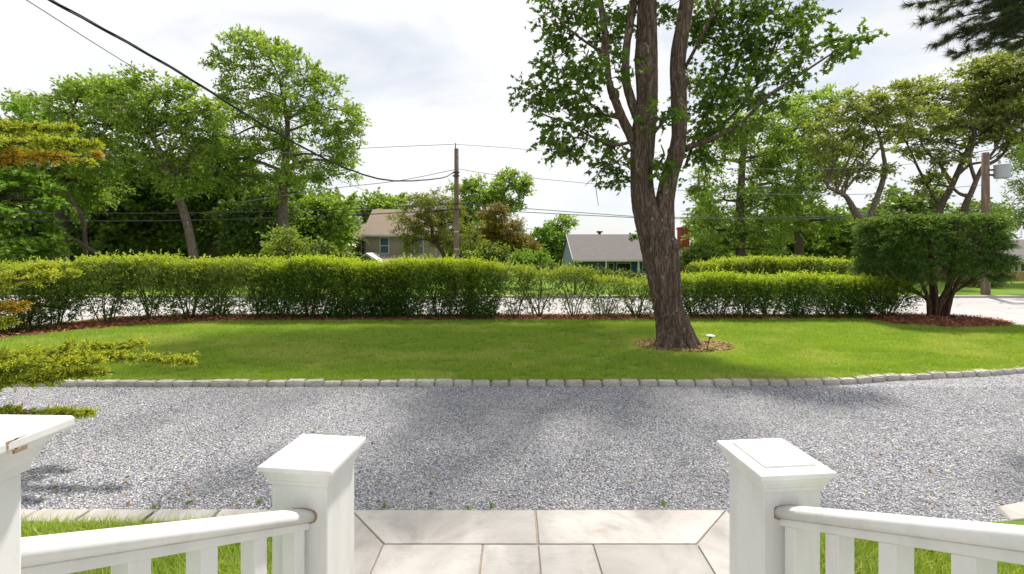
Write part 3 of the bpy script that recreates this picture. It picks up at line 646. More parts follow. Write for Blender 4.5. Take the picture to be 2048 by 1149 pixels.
tree('locust_tree', 'flat topped tree with a dark leaning trunk left of the right utility pole', 'tree', 26, 1880, [(1878,430,14),(1900,380,11),(1935,300,8),(1958,240,5)],
     [(1850,195,60,35),(1910,200,60,38),(1880,250,60,28),(1950,250,55,30),(1830,290,40,18),(1890,310,45,18),(1990,210,55,35),(1860,370,40,20),(1960,150,50,30)], LOCUST, BARKD, .12, .65, .9, 'leaf', flat=.35, tipp=.4)
tree('locust_tree', 'flat topped tree with a many forked trunk beside the right utility pole', 'tree', 25, 1928, [(1928,430,12),(1945,380,9),(1965,335,7),(1990,300,5)],
     [(2010,170,60,40),(2040,130,60,40),(2030,230,50,30),(2060,280,50,30),(1990,120,35,28),(2050,180,60,50),(2000,270,45,16)], LOCUST, BARKD, .12, .65, 1.0, 'leaf', flat=.35, tipp=.4)
tree('woodland_tree', 'dark low tree behind the clipped yew', 'tree', 33, 1800, [(1800,500,12),(1835,380,8)],
     [(1760,440,50,30),(1820,420,45,30),(1850,400,36,25),(1740,480,60,36),(1830,470,60,40),(1800,500,80,30)], DARKL, BARKD, .16, .9, 1.1, 'broad')
tree('conifer_tree', 'dark green branch tips of a tree at the far right edge', 'tree', 18, 2120, [(2110,450,16),(2105,380,9)],
     [(2060,415,45,18),(2080,370,50,22),(2050,330,24,9),(2090,450,60,24),(2075,300,40,20)], DARKL, BARKD, .09, .5, 1.0, 'narrow', nl=12)
shrub('dark rounded shrub on the far lawn beside the right utility pole', 21, 1960, 570, 34, 15, DARKL, .08, n=6)

for nm_, Zq, ls in (('locust_tree.001', 26, ([(1886,415),(1862,385),(1838,340),(1815,290),(1790,250)], [(1905,370),(1880,330),(1850,300),(1835,260)], [(1935,300),(1965,280),(2000,262),(2040,255)], [(1915,350),(1940,330),(1975,322),(2005,300)])),
                   ('locust_tree.002', 25, ([(1940,395),(1915,385),(1895,360),(1880,335)], [(1952,365),(1940,320),(1950,270),(1930,220)], [(1965,335),(2000,315),(2020,280),(2015,230)], [(2130,330),(2080,280),(2030,252),(1975,250),(1930,268),(1895,290)]))):
    t = Tubes()
    for l in ls:
        p_ = [P(a, b_, Zq+.15*i_) for i_, (a, b_) in enumerate(l)]; t.add(p_, list(np.linspace(.11, .03, len(p_))), 6, .06, n=len(p_)*6)
        for k_ in range(3):
            i_ = rng.integers(1, len(p_)); t.add([p_[i_], p_[i_]+np.array([rng.normal()*.6, rng.normal()*.4, .6]), p_[i_]+np.array([rng.normal()*1.2, rng.normal()*.6, 1.4])], [.04, .03, .012], 5, n=8)
    t.build('limbs', BARKD, bpy.data.objects[nm_])
# ------------------------------------------------------------------ hedges
def hedge(name, label, pts, spacing, hd, lm, dens=1.0, leaf=.05, low=.4, tiph=.74, gap=.0, fl=(.35, 1.0)):
    pts = np.array(pts, float); d = np.concatenate([[0], np.cumsum(np.linalg.norm(np.diff(pts[:, :2], axis=0), axis=1))])
    n = max(2, int(d[-1]/spacing)); root = thing(name, (pts[:, 0].mean(), pts[:, 1].mean(), LZ), label, 'hedge')
    for i in range(n):
        s = (i+.5)*d[-1]/n+rng.uniform(-.18, .18); c = np.array([np.interp(s, d, pts[:, k]) for k in range(3)]); c[1] += rng.uniform(-.1, .1)
        e = np.array([np.interp(min(s+.1, d[-1]), d, pts[:, k])-np.interp(max(s-.1, 0), d, pts[:, k]) for k in range(2)]); e = e/np.linalg.norm(e)
        top = c[2]*(1+rng.uniform(-.05, .03)+.02*math.sin(i*1.3))-.05; hw = spacing*rng.uniform(.6, .8); nn = int(980*dens*rng.uniform(.75, 1.2)); fill = rng.uniform(*fl)
        z = LZ+.08+(top-LZ-.08)*rng.random(nn)**.72
        f = np.clip((z-LZ)/(top-LZ), 0, 1); wd = np.clip(rng.uniform(.35, .7)+.9*f, 0, 1)*np.sqrt(np.clip(1-((f-.55)/.5).clip(0, 1)**3*.55, 0, 1))
        kk = rng.random(nn) < np.clip((f-.05)/low, .45*fill, 1)
        z, f, wd = z[kk], f[kk], wd[kk]; nn = len(z)
        u = rng.uniform(-1, 1, nn)*wd; w = np.sign(rng.uniform(-1, 1, nn))*rng.random(nn)**.45*wd
        X = c[0]+e[0]*u*hw-e[1]*w*hd; Y = c[1]+e[1]*u*hw+e[0]*w*hd
        O = np.c_[X, Y, z-.06]; out = np.c_[-e[1]*w, e[0]*w, np.zeros(nn)]+np.c_[e[0]*u, e[1]*u, np.zeros(nn)]*.4
        D = norm(out*1.1+rng.normal(size=(nn, 3))*.45+np.c_[np.zeros(nn)+.12, np.zeros(nn), .35+1.3*f**2])
        C, A, N_, t = sprigs(O, D, rng.uniform(.12, .24, nn), 9, .9)
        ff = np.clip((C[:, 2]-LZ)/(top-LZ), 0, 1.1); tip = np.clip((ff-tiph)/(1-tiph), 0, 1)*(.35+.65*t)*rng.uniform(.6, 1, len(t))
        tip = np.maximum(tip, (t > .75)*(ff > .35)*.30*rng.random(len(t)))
        nl_ = int(300*dens*max(0, fill-.35)); ul, wl = rng.uniform(-1, 1, nl_), rng.uniform(-1, 1, nl_)
        Ol = np.c_[c[0]+e[0]*ul*hw*.85-e[1]*wl*hd*.7, c[1]+e[1]*ul*hw*.85+e[0]*wl*hd*.7, LZ+.03+.5*rng.random(nl_)**1.4]
        Cl, Al, Nl, tl = sprigs(Ol, rdir(nl_, .3), rng.uniform(.10, .22, nl_), 9, .9); C = np.vstack([C, Cl]); A = np.vstack([A, Al]); N_ = np.vstack([N_, Nl]); tip = np.concatenate([tip, 0*tl])
        nf = int(46*dens); uf = rng.uniform(-1, 1, nf); zf = top*rng.uniform(.55, .95, nf); sg = np.where(rng.random(nf) < .8, -1, 1)
        Of = np.c_[c[0]+e[0]*uf*hw-e[1]*sg*hd*.85, c[1]+e[1]*uf*hw+e[0]*sg*hd*.85, zf]
        Df = norm(np.c_[-.55+rng.normal(size=nf)*.45, sg*.35, .65+rng.normal(size=nf)*.2]); Cf, Af, Nf, tf = sprigs(Of, Df, rng.uniform(.16, .34, nf), 12, .45)
        C = np.vstack([C, Cf]); A = np.vstack([A, Af]); N_ = np.vstack([N_, Nf]); tip = np.concatenate([tip, (.2+.6*tf)*np.repeat(rng.uniform(.3, 1, nf), 12)])
        # upright new shoots on top
        ns = int(110*dens); us = rng.uniform(-1, 1, ns); ws = rng.uniform(-1, 1, ns)
        Os = np.c_[c[0]+e[0]*us*hw-e[1]*ws*hd*.75, c[1]+e[1]*us*hw+e[0]*ws*hd*.75, top-.10-.10*ws**2+rng.normal(size=ns)*.03]
        Ds = norm(np.c_[rng.normal(size=ns)*.3+.25, rng.normal(size=ns)*.3-.08, np.ones(ns)])
        C2, A2, N2, t2 = sprigs(Os, Ds, rng.uniform(.07, .20, ns)*(1+1.1*(rng.random(ns) < .24)), 10, .7)
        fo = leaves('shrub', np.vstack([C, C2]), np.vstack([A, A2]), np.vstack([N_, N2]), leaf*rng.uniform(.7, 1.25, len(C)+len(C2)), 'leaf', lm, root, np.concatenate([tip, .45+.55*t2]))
        T = Tubes()
        for k in range(int(rng.integers(5, 13))):
            a = rng.uniform(0, 2*np.pi); rr = rng.uniform(.5, 1.0); h1 = top*rng.uniform(.55, .85)
            b0 = np.array([c[0]+.16*rng.random()*math.cos(a), c[1]+.1*math.sin(a), LZ-.02]); b2 = np.array([c[0]+hw*rr*math.cos(a)*e[0]*1.0+.1*math.cos(a), c[1]+hd*rr*math.sin(a)*.7, h1])
            m = (b0+b2)/2+np.array([.05*math.cos(a), .05*math.sin(a), .08])*-1+rng.normal(size=3)*.03
            T.add([b0, m, b2], [.016, .012, .005], 5, n=8)
            T.add([m, m+np.array([rng.normal()*.15, rng.normal()*.12, .35])], [.009, .004], 4)
        T.build('stems', TWIG, fo)
    return root
hedge('hedge', 'tall leafy hedge curving towards the camera at the left edge of the lawn', [(-12.9,7.7,1.74),(-12.3,9.4,1.76),(-11.3,11.0,1.77),(-10.0,12.0,1.74),(-8.2,12.4,1.72),(-6.9,12.45,1.70)], .8, .55, HEDGE2, 1.05, .055)
hedge('hedge', 'tall dense dark hedge with bright tips across the middle, left of the low sparse part', [(-6.9,12.45,1.70),(-4,12.45,1.69),(-1.2,12.45,1.66),(-.3,12.45,1.62)], .72, .55, HEDGE, 1.5, .052, .3, fl=(.6, 1.7))
hedge('hedge', 'low sparse hedge with see-through bare stems, left of the maple trunk', [(-.3,12.45,1.58),(.4,12.45,1.48),(1.2,12.45,1.42),(1.9,12.45,1.44),(2.5,12.5,1.24),(4.6,12.5,1.17)], .75, .42, HEDGE2, .62, .048, .7)
hedge('hedge', 'low hedge right of the maple trunk, reaching to the clipped yew', [(4.7,12.5,1.28),(7,12.52,1.27),(9,12.5,1.27),(10.9,12.45,1.2)], .75, .45, HEDGE, 1.0, .05, .4, fl=(.5, 1.5))
hd2 = hedge('hedge', 'bright rounded hedge across the road behind the low right-hand hedge', [(8.2,19.2,1.25),(10,19.2,1.52),(12,19.2,1.54),(14,19.2,1.5),(15.2,19.2,1.2)], .9, .8, HEDGE2, 1.1, .07, .2)

# ------------------------------------------------------------------ clipped yew
yx, yy = 11.75, 12.15
root = thing('yew_tree', (yx, yy, LZ), 'dark clipped flat-topped yew standing on its own mulch ring', 'tree')
T = Tubes()
for k, (px, py, w) in enumerate(((1790,548,6),(1822,540,9),(1845,500,13),(1862,500,14),(1880,520,9),(1905,545,8),(1965,560,6),(1935,540,7),(1770,555,5),(1850,530,8),(1890,500,8),(1815,560,6),(1925,565,5))):
    dz = rng.uniform(-.9, .9); b0 = np.array([yx+rng.uniform(-.18, .18), yy+rng.uniform(-.14, .14), LZ-.03]); e = P(px, py, yy)+np.array([0, dz, 0])
    m1 = b0+(e-b0)*np.array([.2, .3, .45]); r0 = w*yy/FPX/2*.72
    T.add([b0, m1, e, e+(e-m1)*.5+np.array([0, 0, .25])], [r0*1.5, r0*1.1, r0*.8, .01], 8, .05, n=22)
    for j in range(3): T.add([m1+(e-m1)*(.3+.2*j), e+np.array([rng.normal()*.5, rng.normal()*.4, .3])], [r0*.35, .008], 5)
T.build('trunk', bark('red_bark', (.045, .028, .018), (.17, .11, .078), 1.4), root)
n = 19000; X0, X1, Y0, Y1, Z0, Z1 = 10.1, 13.0, 11.2, 13.2, 1.18, 2.80
u = rng.uniform(-1, 1, (n, 3)); fc = rng.integers(0, 6, n)
for k in range(n):
    ax = (2, 2, 1, 1, 0, 0)[fc[k]]; u[k, ax] = (1, 1, -1, 1, 1, -1)[fc[k]]*rng.uniform(.80, 1.0)
# superellipsoid rounding; underside rises towards the rim
rad = (np.abs(u[:, 0])**5+np.abs(u[:, 1])**5)**.2; rad = np.maximum(rad, 1e-3); u[:, :2] *= (np.maximum(np.abs(u[:, 0]), np.abs(u[:, 1]))/rad)[:, None]
u[:, :2] *= (1-.12*np.clip(u[:, 2], 0, 1)**4)[:, None]
lump = 1+.045*np.sin(u[:, 0]*9+u[:, 2]*5)*np.cos(u[:, 1]*8+u[:, 2]*7)
cx, cy, cz = (X0+X1)/2, (Y0+Y1)/2, (Z0+Z1)/2
O = np.c_[cx+u[:, 0]*(X1-X0)/2*lump, cy+u[:, 1]*(Y1-Y0)/2*lump, cz+u[:, 2]*(Z1-Z0)/2]
low = O[:, 2] < 1.6; O[low, 2] += (.25*np.clip(1-np.abs(u[low, 0])*.7, 0, 1)-.12)*(1.6-O[low, 2])/.4
npad = 1250; pad = rng.choice(n, npad, replace=False); as_ = rng.integers(0, npad, n)
Dp = norm(u[pad]*np.array([1, 1, .5])+rng.normal(size=(npad, 3))*.35+np.array([0, 0, .1])); Op = O[pad]-Dp*rng.uniform(-.05, .12, (npad, 1))
O = Op[as_]+rng.normal(size=(n, 3))*np.array([.085, .085, .03]); D = norm(Dp[as_]+rng.normal(size=(n, 3))*.4+np.array([0, 0, .2]))
C, A, N_, t = sprigs(O, D, rng.uniform(.08, .17, n), 13, .8, .5)
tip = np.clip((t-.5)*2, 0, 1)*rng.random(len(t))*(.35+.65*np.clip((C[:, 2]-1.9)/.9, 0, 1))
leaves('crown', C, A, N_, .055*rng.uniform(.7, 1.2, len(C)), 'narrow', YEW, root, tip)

# ------------------------------------------------------------------ the maple
MZ = 8.95
root = thing('maple_tree', (MAPX, MAPY, LZ), 'big maple with a scarred forked trunk standing on the lawn', 'tree')
T = Tubes()
def mp_(lst): return [P(a, b_, MZ+(l[0] if l else 0)) for a, b_, w, *l in lst], [w*MZ/FPX/2 for a, b_, w, *l in lst]
def lob(t, th):
    fl = np.clip(1-t/.13, 0, 1)**1.8
    return 1+fl*(.10+.22*np.cos(th*5+.6)+.10*np.cos(th*9))+.03*np.cos(th*3+t*9)+.02*np.cos(th*7-t*14)
def furrow(amp, k0=17):
    ph = rng.uniform(0, 6.28, 12)
    def f(t, th):
        r = 0*t*th
        for k in range(4): r = r+np.abs(np.sin((th*(k0+6*k)+ph[k])/1.0+1.5*np.sin(t*(31+17*k)+ph[k+4])+.8*np.sin(t*(90+23*k)+2*th+ph[k+8])))
        return 1+amp*(r/4-.6)*2
    return f
fu = furrow(.05)
pts, rad = mp_([(1356,728,96),(1352,702,76),(1345,680,61),(1339,640,55),(1333,600,56),(1328,560,62),(1323,525,67),(1317,490,68),(1306,460,62),(1293,425,50),(1286,390,45),(1283,350,42),(1284,310,45),(1287,260,45),(1293,215,40),(1294,170,41),(1293,120,44),(1294,80,40),(1294,30,37),(1294,-30,35),(1290,-120,31),(1296,-240,26),(1280,-380,18),(1290,-520,9)])
T.add(pts, rad, 150, .002, n=520, lobes=lambda t, th: lob(t*1.9, th)*fu(t, th))
pts2, rad2 = mp_([(1322,515,40),(1326,475,44),(1327,435,42),(1330,400,36),(1340,350,33),(1352,310,32),(1358,270,28),(1358,220,31),(1357,180,30),(1355,140,29),(1358,100,30),(1366,50,27),(1374,0,27),(1380,-60,24),(1400,-160,20,.6),(1430,-280,15,1.),(1440,-400,8,1.3)])
T.add(pts2, rad2, 90, .002, n=300, lobes=furrow(.035, 13))
limbs = [
 [(1285,330,20),(1268,285,22),(1248,245,18),(1232,205,16),(1222,180,15),(1216,150,13),(1212,100,13),(1208,50,13),(1200,0,12),(1190,-90,10),(1160,-200,7,-.5),(1120,-300,3,-.8)],
 [(1290,270,20),(1275,235,20),(1262,200,18),(1252,160,17),(1252,110,15),(1258,60,15),(1268,0,14),(1262,-100,11,-1),(1220,-220,7,-1.8),(1200,-330,3,-2)],
 [(1370,300,12),(1400,285,10,.2),(1440,255,8,.4),(1480,215,7,.6),(1520,160,6,.7),(1550,90,5,.8),(1580,10,3,.9)],
 [(1372,296,10),(1420,280,9,-.3),(1480,248,7,-.5),(1540,190,6,-.6),(1600,150,5,-.5),(1660,110,3,-.4),(1715,75,1.5,-.3)],
 [(1352,215,9),(1330,240,6,-.5),(1310,265,5,-.9)],
 [(1372,330,6,.1),(1400,250,6,.8),(1450,150,6,1.3),(1480,60,5,1.6),(1500,-40,3,1.8)],
 [(1262,285,7),(1225,290,6,-.2),(1180,272,5,-.4),(1130,245,4,-.5),(1080,225,2.5,-.6),(1035,180,1.5,-.6)],
 [(1240,238,6),(1200,225,5,.3),(1160,190,4,.5),(1110,180,3,.7),(1060,178,1.5,.8)],
 [(1216,110,6),(1180,90,5,-.3),(1140,60,4,-.5),(1100,20,2,-.6)],
 [(1262,300,4),(1225,330,3,-.3),(1200,345,2.2,-.4),(1192,372,1.4,-.45),(1197,412,.9,-.5)],
 [(1200,345,2,-.4),(1180,362,1.3,-.4),(1170,372,.8,-.4)],
 [(1320,325,5),(1328,310,3.5,-.2),(1322,290,2,-.3)],
 [(1368,140,7),(1410,60,6,-.8),(1450,-30,5,-1.2),(1500,-120,3,-1.5)],
 [(1120,225,2.2,-.5),(1080,210,1.4,-.6),(1032,190,.8,-.6)],
 # crown above the frame
 [(1294,-60,18),(1200,-150,13,-1.6),(1080,-230,9,-2.4),(960,-300,5,-3)],
 [(1380,-70,16),(1480,-170,12,-1.5),(1600,-260,8,-2.4),(1700,-330,4,-3)],
 [(1294,-100,18),(1310,-200,13,2.2),(1280,-260,9,4),(1220,-300,5,5.4)],
 [(1294,-90,16),(1180,-170,12,1.5),(1060,-220,8,3),(930,-260,4,4.4)],
 [(1294,-60,14),(1270,-110,11,3),(1180,-120,8,5),(1050,-130,5,5.6),(900,-140,3,5.4)],
 [(1294,-80,13),(1310,-120,10,3),(1330,-115,6,6)],
 [(1290,-200,14),(1330,-330,10,-2),(1360,-480,5,-3.5)],
]
LP = []
for l in limbs:
    p, r = mp_(l); T.add(p, r, 10, .03, n=len(p)*5); lp, _ = resample(p, r, 30); LP.append(lp)
LPm = np.vstack([l[6:] for l in LP]+[resample(pts, rad, 60)[0][45:], resample(pts2, rad2, 60)[0][40:]])
for a_ in (-.15, -.9, -2.2, 3.6, 1.2):
    dx, dy = math.cos(a_), math.sin(a_); b0 = np.array([MAPX, MAPY, LZ])
    T.add([b0+np.array([dx*.16, dy*.16, .62]), b0+np.array([dx*.27, dy*.27, .28]), b0+np.array([dx*.40, dy*.40, .06]), b0+np.array([dx*.60, dy*.58, -.05])], [.09, .12, .10, .03], 16, .03, n=16)
# knots and burl
def blob_ring(px, py, r, dz): 
    c = P(px, py, MZ+dz); rr = r*MZ/FPX
    T.add([c+np.array([0, 0, -rr*1.3]), c+np.array([0, 0, -rr]), c+np.array([0, 0, -rr*.4]), c+np.array([0, 0, rr*.4]), c+np.array([0, 0, rr]), c+np.array([0, 0, rr*1.3])], [rr*.1, rr*.6, rr, rr, rr*.6, rr*.1], 12, .05)
for a in ((1285,105,15,-.16), (1366,165,12,-.05), (1228,190,11,0), (1345,492,13,-.20), (1292,240,17,-.14), (1350,305,14,-.03)): blob_ring(*a)
T.build('trunk', BARK, root)
vis = [(1150,25,70,35,-.4),(1210,55,45,45,.6),(1140,75,50,35,-.3),(1120,130,35,22,-.2),(1180,120,45,28,-.6),(1170,165,55,24,.4),(1105,190,55,18,.6),(1060,180,30,10,.7),(1145,215,60,24,-.4),(1205,225,35,26,.5),(1110,245,28,14,-.5),(1175,262,45,20,-.3),(1110,280,32,12,-.4),(1145,305,25,10,-.3),(1225,290,26,22,.6),(1215,335,26,12,.3),(1235,355,18,8,.4),
       (1240,130,30,30,-1.0),(1250,30,35,30,1.2),(1325,240,16,20,-.9),(1320,330,14,14,-.3),(1330,25,22,18,1.2),
       (1420,30,45,34,.9),(1480,30,60,34,1.0),(1540,20,50,30,.8),(1590,35,45,30,.7),(1440,90,50,34,1.2),(1500,90,60,30,.8),(1560,90,50,25,.3),(1620,105,40,16,-.3),(1670,100,30,12,-.4),(1712,78,20,9,-.3),(1450,150,60,30,1.1),(1520,150,60,25,.3),(1590,150,45,18,-.5),(1410,210,40,34,.9),(1470,205,55,28,.4),(1530,195,45,20,-.4),(1420,265,45,26,.3),(1480,255,45,22,-.4),(1400,310,26,20,.4),(1390,160,24,40,1.2),(1395,60,24,40,1.3),(1410,365,22,16,.8)]
hid = [(1130,-60,90,50,-1),(1000,-150,110,60,-2),(1080,-230,120,60,-2.4),(960,-290,100,50,-3),(1250,-140,100,60,-.5),(1400,-130,110,60,0),(1520,-110,90,50,-1),(1600,-240,110,55,-2.3),(1700,-320,90,50,-2.8),(1300,-260,120,70,1),(1290,-250,110,60,3.6),(1200,-300,110,50,5.2),(1060,-220,100,55,3),(930,-270,90,45,4.4),(1180,-180,110,60,1.5),(1420,-260,120,60,2),(1330,-380,130,70,-1.5),(1360,-480,110,60,-3.2),(1200,-400,110,60,.5),(1290,-520,90,50,0),(1460,-380,110,60,-.5),(1560,-150,90,50,1.5),(1100,-380,100,50,-1),(1000,-330,90,50,2),(1090,-110,130,50,6),(1220,-120,130,50,6.2),(1000,-120,110,45,5.5),(1330,-110,120,50,6.5),(900,-130,100,45,5.5),(1150,-190,120,50,5),(1030,-200,110,50,4.6),(1280,-190,110,50,5.2),(820,-150,90,40,4.8)]
OC, OD, OL = [], [], []
for lst, rc_, ncl in ((vis, .42, 3.0), (hid, .6, 1.5)):
    for px, py, rx, ry, dz in lst:
        if False: break
        Zc = MZ+dz; c = P(px, py, Zc); R3 = np.array([rx, (rx+ry)*.5, ry])*Zc/FPX
        vol = (R3.prod())**(1/3); nc = max(5, int(ncl*(1 if rc_ < .5 else (5.5 if dz > 3 else 1.0))*4*(vol/rc_)**2))
        cc = c+norm(rng.normal(size=(nc, 3)))*R3*(rng.random((nc, 1))**.4)
        j = np.linalg.norm(LPm-c, axis=1).argmin(); s0 = LPm[j]
        T2 = None
        for q_ in cc:
            s1 = s0+(c-s0)*rng.uniform(.2, .9) if np.linalg.norm(c-s0) < 1.2 else LPm[np.linalg.norm(LPm-q_, axis=1).argmin()]
            OC.append((s1, q_))
        m = nc*5; O = np.repeat(cc, 5, 0)+rng.normal(size=(m, 3))*.07
        D = norm(rng.normal(size=(m, 3))*np.array([1, 1, .45])+.6*norm(O-s0)); OD.append((O, D, rng.uniform(.22, .42, m)*(rc_/.42)))
T2 = Tubes()
for s1, q_ in OC: T2.add([s1, (s1+q_)/2+rng.normal(size=3)*.05, q_], [.011, .008, .004], 4)
O = np.vstack([a[0] for a in OD]); D = np.vstack([a[1] for a in OD]); Ls = np.concatenate([a[2] for a in OD])
C, A, N_, t = sprigs(O, D, Ls, 6, .9, .5)
A[:, 2] -= .35; A = norm(A)
T2.build('twigs', BARKD, root)
leaves('crown', C, A, N_, .115*rng.uniform(.65, 1.2, len(C)), 'maple', MAPLE_L, root, (rng.random(len(C)) < .08)*.5)
# small sprout on the trunk
O = np.tile(P(1272, 475, MZ-.25), (14, 1)); C, A, N_, t = sprigs(O, rdir(14)+np.array([-.7, -.3, .2]), np.full(14, .14), 6)
leaves('sprout', C, A, N_, .055, 'maple', OAK2, root)

# ------------------------------------------------------------------ near conifers
def spray(T, OL_, p0, p1, sag, r0, nside, slen, arch=0.0):
    """a main branch with side sprays; collects sprig origins"""
    p0 = np.array(p0, float); p1 = np.array(p1, float); m = (p0+p1)/2+np.array([0, 0, sag]); P_, R_ = resample([p0, m, p1], [r0, r0*.6, .004], 24)
    T.add(P_, R_, 6, .05); d = norm(p1-p0); nm_ = int(np.linalg.norm(p1-p0)*150); tt = rng.uniform(.3, 1.0, nm_)
    tt = tt[vnoise(tt*9+rng.random()*50, 0*tt, 1.0, 5, 2) > .33]; nm_ = len(tt); Om = np.stack([np.interp(tt*23, np.arange(24), P_[:, k]) for k in range(3)], 1)+rng.normal(size=(nm_, 3))*np.array([.02, .04, .03])*(1.2-tt)[:, None]; OL_.append((Om, norm(d+rng.normal(size=(nm_, 3))*.4+np.array([0, 0, .45]))))
    for k in range(nside):
        if rng.random() < .35: continue
        t = (k+rng.random())/nside; i = int((.12+.86*t)*23); b0 = P_[i]
        a = rng.uniform(-1, 1); lat = norm(np.cross(d, np.array([0, 0, 1])))*np.sign(rng.uniform(-1, 1))
        sd = norm(d*.9+lat*rng.uniform(.2, 1.1)+np.array([0, 0, rng.uniform(-.6, .9)])); L_ = slen*(1.0-.6*t)*rng.uniform(.25, .75)
        e = b0+sd*L_; T.add([b0, (b0+e)/2+np.array([0, 0, -.02]), e], [.006, .004, .002], 4)
        ns = max(4, int(L_/.014)); tt = rng.random(ns)
        O = b0+(e-b0)*tt[:, None]+rng.normal(size=(ns, 3))*.008; D = norm(sd+rng.normal(size=(ns, 3))*.45+np.array([0, 0, .2])); OL_.append((O, D))
jb = (-5.9, 4.3)
root = thing('juniper_shrub', (jb[0], jb[1], 0), 'golden juniper reaching in from the left edge with spreading branches', 'shrub')
T = Tubes(); T.add([(jb[0], jb[1], -.05), (jb[0]+.1, jb[1], 1.0), (jb[0]-.05, jb[1]+.1, 2.2), (jb[0]+.1, jb[1], 3.2)], [.11, .09, .07, .04], 10, .05, n=20)
G, Rr = [], []
zj = 4.2
B0 = lambda h: (jb[0], jb[1], h)
spray(T, G, B0(.8), P(385,724,zj), .12, .03, 60, .34)
spray(T, G, B0(.8), P(285,690,zj+.35), .06, .028, 50, .36)
spray(T, G, B0(.75), P(200,722,zj-.2), .05, .028, 50, .36)
spray(T, G, B0(.7), P(120,760,zj-.2), .02, .026, 46, .34)
spray(T, G, B0(.7), P(230,745,zj+.1), .02, .026, 46, .30)
spray(T, G, B0(.5), P(182,828,zj-.35), -.02, .02, 26, .14)
spray(T, G, B0(1.5), P(150,548,zj), .05, .025, 34, .24)
spray(T, G, B0(1.35), P(95,535,zj+.2), .05, .025, 34, .26)
spray(T, Rr, B0(1.2), P(62,612,zj), .08, .022, 34, .24)
spray(T, G, B0(1.1), P(40,640,zj), .02, .022, 22, .2)
spray(T, G, B0(2.9), P(190,292,zj), .1, .03, 60, .34)
spray(T, Rr, B0(2.8), P(192,312,zj+.1), .05, .028, 44, .28)
spray(T, G, B0(3.1), P(150,262,zj+.4), .08, .028, 50, .34)
spray(T, G, B0(2.9), P(190,330,zj+.5), .1, .025, 34, .28)
for (h_, ex, ey, ez, Ls) in ((.6,-6.9,3.8,.8,G),(.9,-7.1,4.9,1.2,G),(1.2,-7.2,5.0,1.6,G),(1.6,-6.9,4.4,2.1,Rr),(1.9,-6.9,5.2,2.3,G),(2.2,-6.6,3.9,2.7,G),(2.5,-5.3,3.9,3.0,G),(2.8,-6.3,4.9,3.4,Rr),(3.1,-6.2,4.6,3.7,G),(.5,-7.4,4.6,.6,G),(2.0,-6.5,5.0,2.4,G),(1.4,-5.3,3.7,1.6,G)):
    spray(T, Ls, B0(h_), (ex, ey, ez), .1, .03, 60, .45)
T.build('branches', TWIG, root)
def jfol(lst, mat, nm):
    O = np.vstack([a[0] for a in lst]); D = np.vstack([a[1] for a in lst]); n = len(O)
    O = np.repeat(O, 4, 0)+rng.normal(size=(4*n, 3))*.008; D = np.repeat(D, 4, 0)+rng.normal(size=(4*n, 3))*.3; n *= 4
    C, A, N_, t = sprigs(O, D, rng.uniform(.03, .075, n), 9, .6, .3)
    leaves(nm, C, A, N_, .020*rng.uniform(.7, 1.2, len(C)), 'leaf', mat, root, np.clip(t*1.3-.15, 0, 1)*rng.uniform(.4, 1, len(t)))
jfol(G, JUNI, 'foliage'); jfol(Rr, JUNO, 'foliage')

root = thing('pine_tree', (9.6, 6.6, 0), 'overhanging pine whose needled branches enter at the upper right corner', 'tree')
T = Tubes(); T.add([(9.6,6.6,-.1),(9.6,6.6,3),(9.5,6.6,6),(9.5,6.5,9)], [.24,.2,.16,.08], 12, .04, n=24)
TF = []
for (bz, ex, ey, zz) in ((5.6,1815,10,6.0), (5.3,1830,48,6.2), (5.2,1895,70,6.3), (5.0,1900,110,6.0), (5.6,1900,-10,6.5), (5.4,1940,60,6.6), (5.7,1960,20,6.9), (5.8,1990,50,6.4), (6.0,1870,-40,6.0), (6.1,1960,-50,6.6), (5.5,2010,30,6.2),(5.6,1930,-20,6.2),(5.3,1960,80,6.1),(5.6,1975,40,6.0),(5.7,2000,0,6.1),(5.8,2030,40,6.0),(5.3,1860,90,6.4),(5.5,1870,20,6.8),(5.7,2040,-10,6.5),(5.4,1985,75,6.5),(5.2,2030,95,6.4)):
    p0 = np.array([9.55, 6.6, bz+.25]); p1 = P(ex, ey, zz); m = (p0+p1)/2+np.array([0, 0, .18]); Pq, Rq = resample([p0, m, p1], [.035, .02, .003], 26); T.add(Pq, Rq, 6)
    d = norm(p1-p0)
    for k in range(34):
        i = 4+int(21*k/34); b0 = Pq[min(i, 25)]; lat = norm(np.cross(d, [0, 0, 1]))*rng.choice([-1, 1]); L_ = rng.uniform(.15, .45)*(1.15-k/38)
        e = b0+norm(d+lat*rng.uniform(.2, 1.2)+np.array([0, 0, rng.uniform(-.7, .4)]))*L_*1.15; T.add([b0, e], [.006, .002], 4)
        for q_ in np.linspace(.2, 1, 8): TF.append((b0+(e-b0)*q_, norm(e-b0)))
    TF.append((p1, d))
T.build('trunk', BARKD, root)
O = np.array([a[0] for a in TF]); D = np.array([a[1] for a in TF]); k = 20
C = np.repeat(O, k, 0); A = norm(np.repeat(D, k, 0)+rng.normal(size=(len(C), 3))*.55)
leaves('needles', C, A, rng.normal(size=A.shape), rng.uniform(.06, .15, len(C)), 'needle', PINE, root)

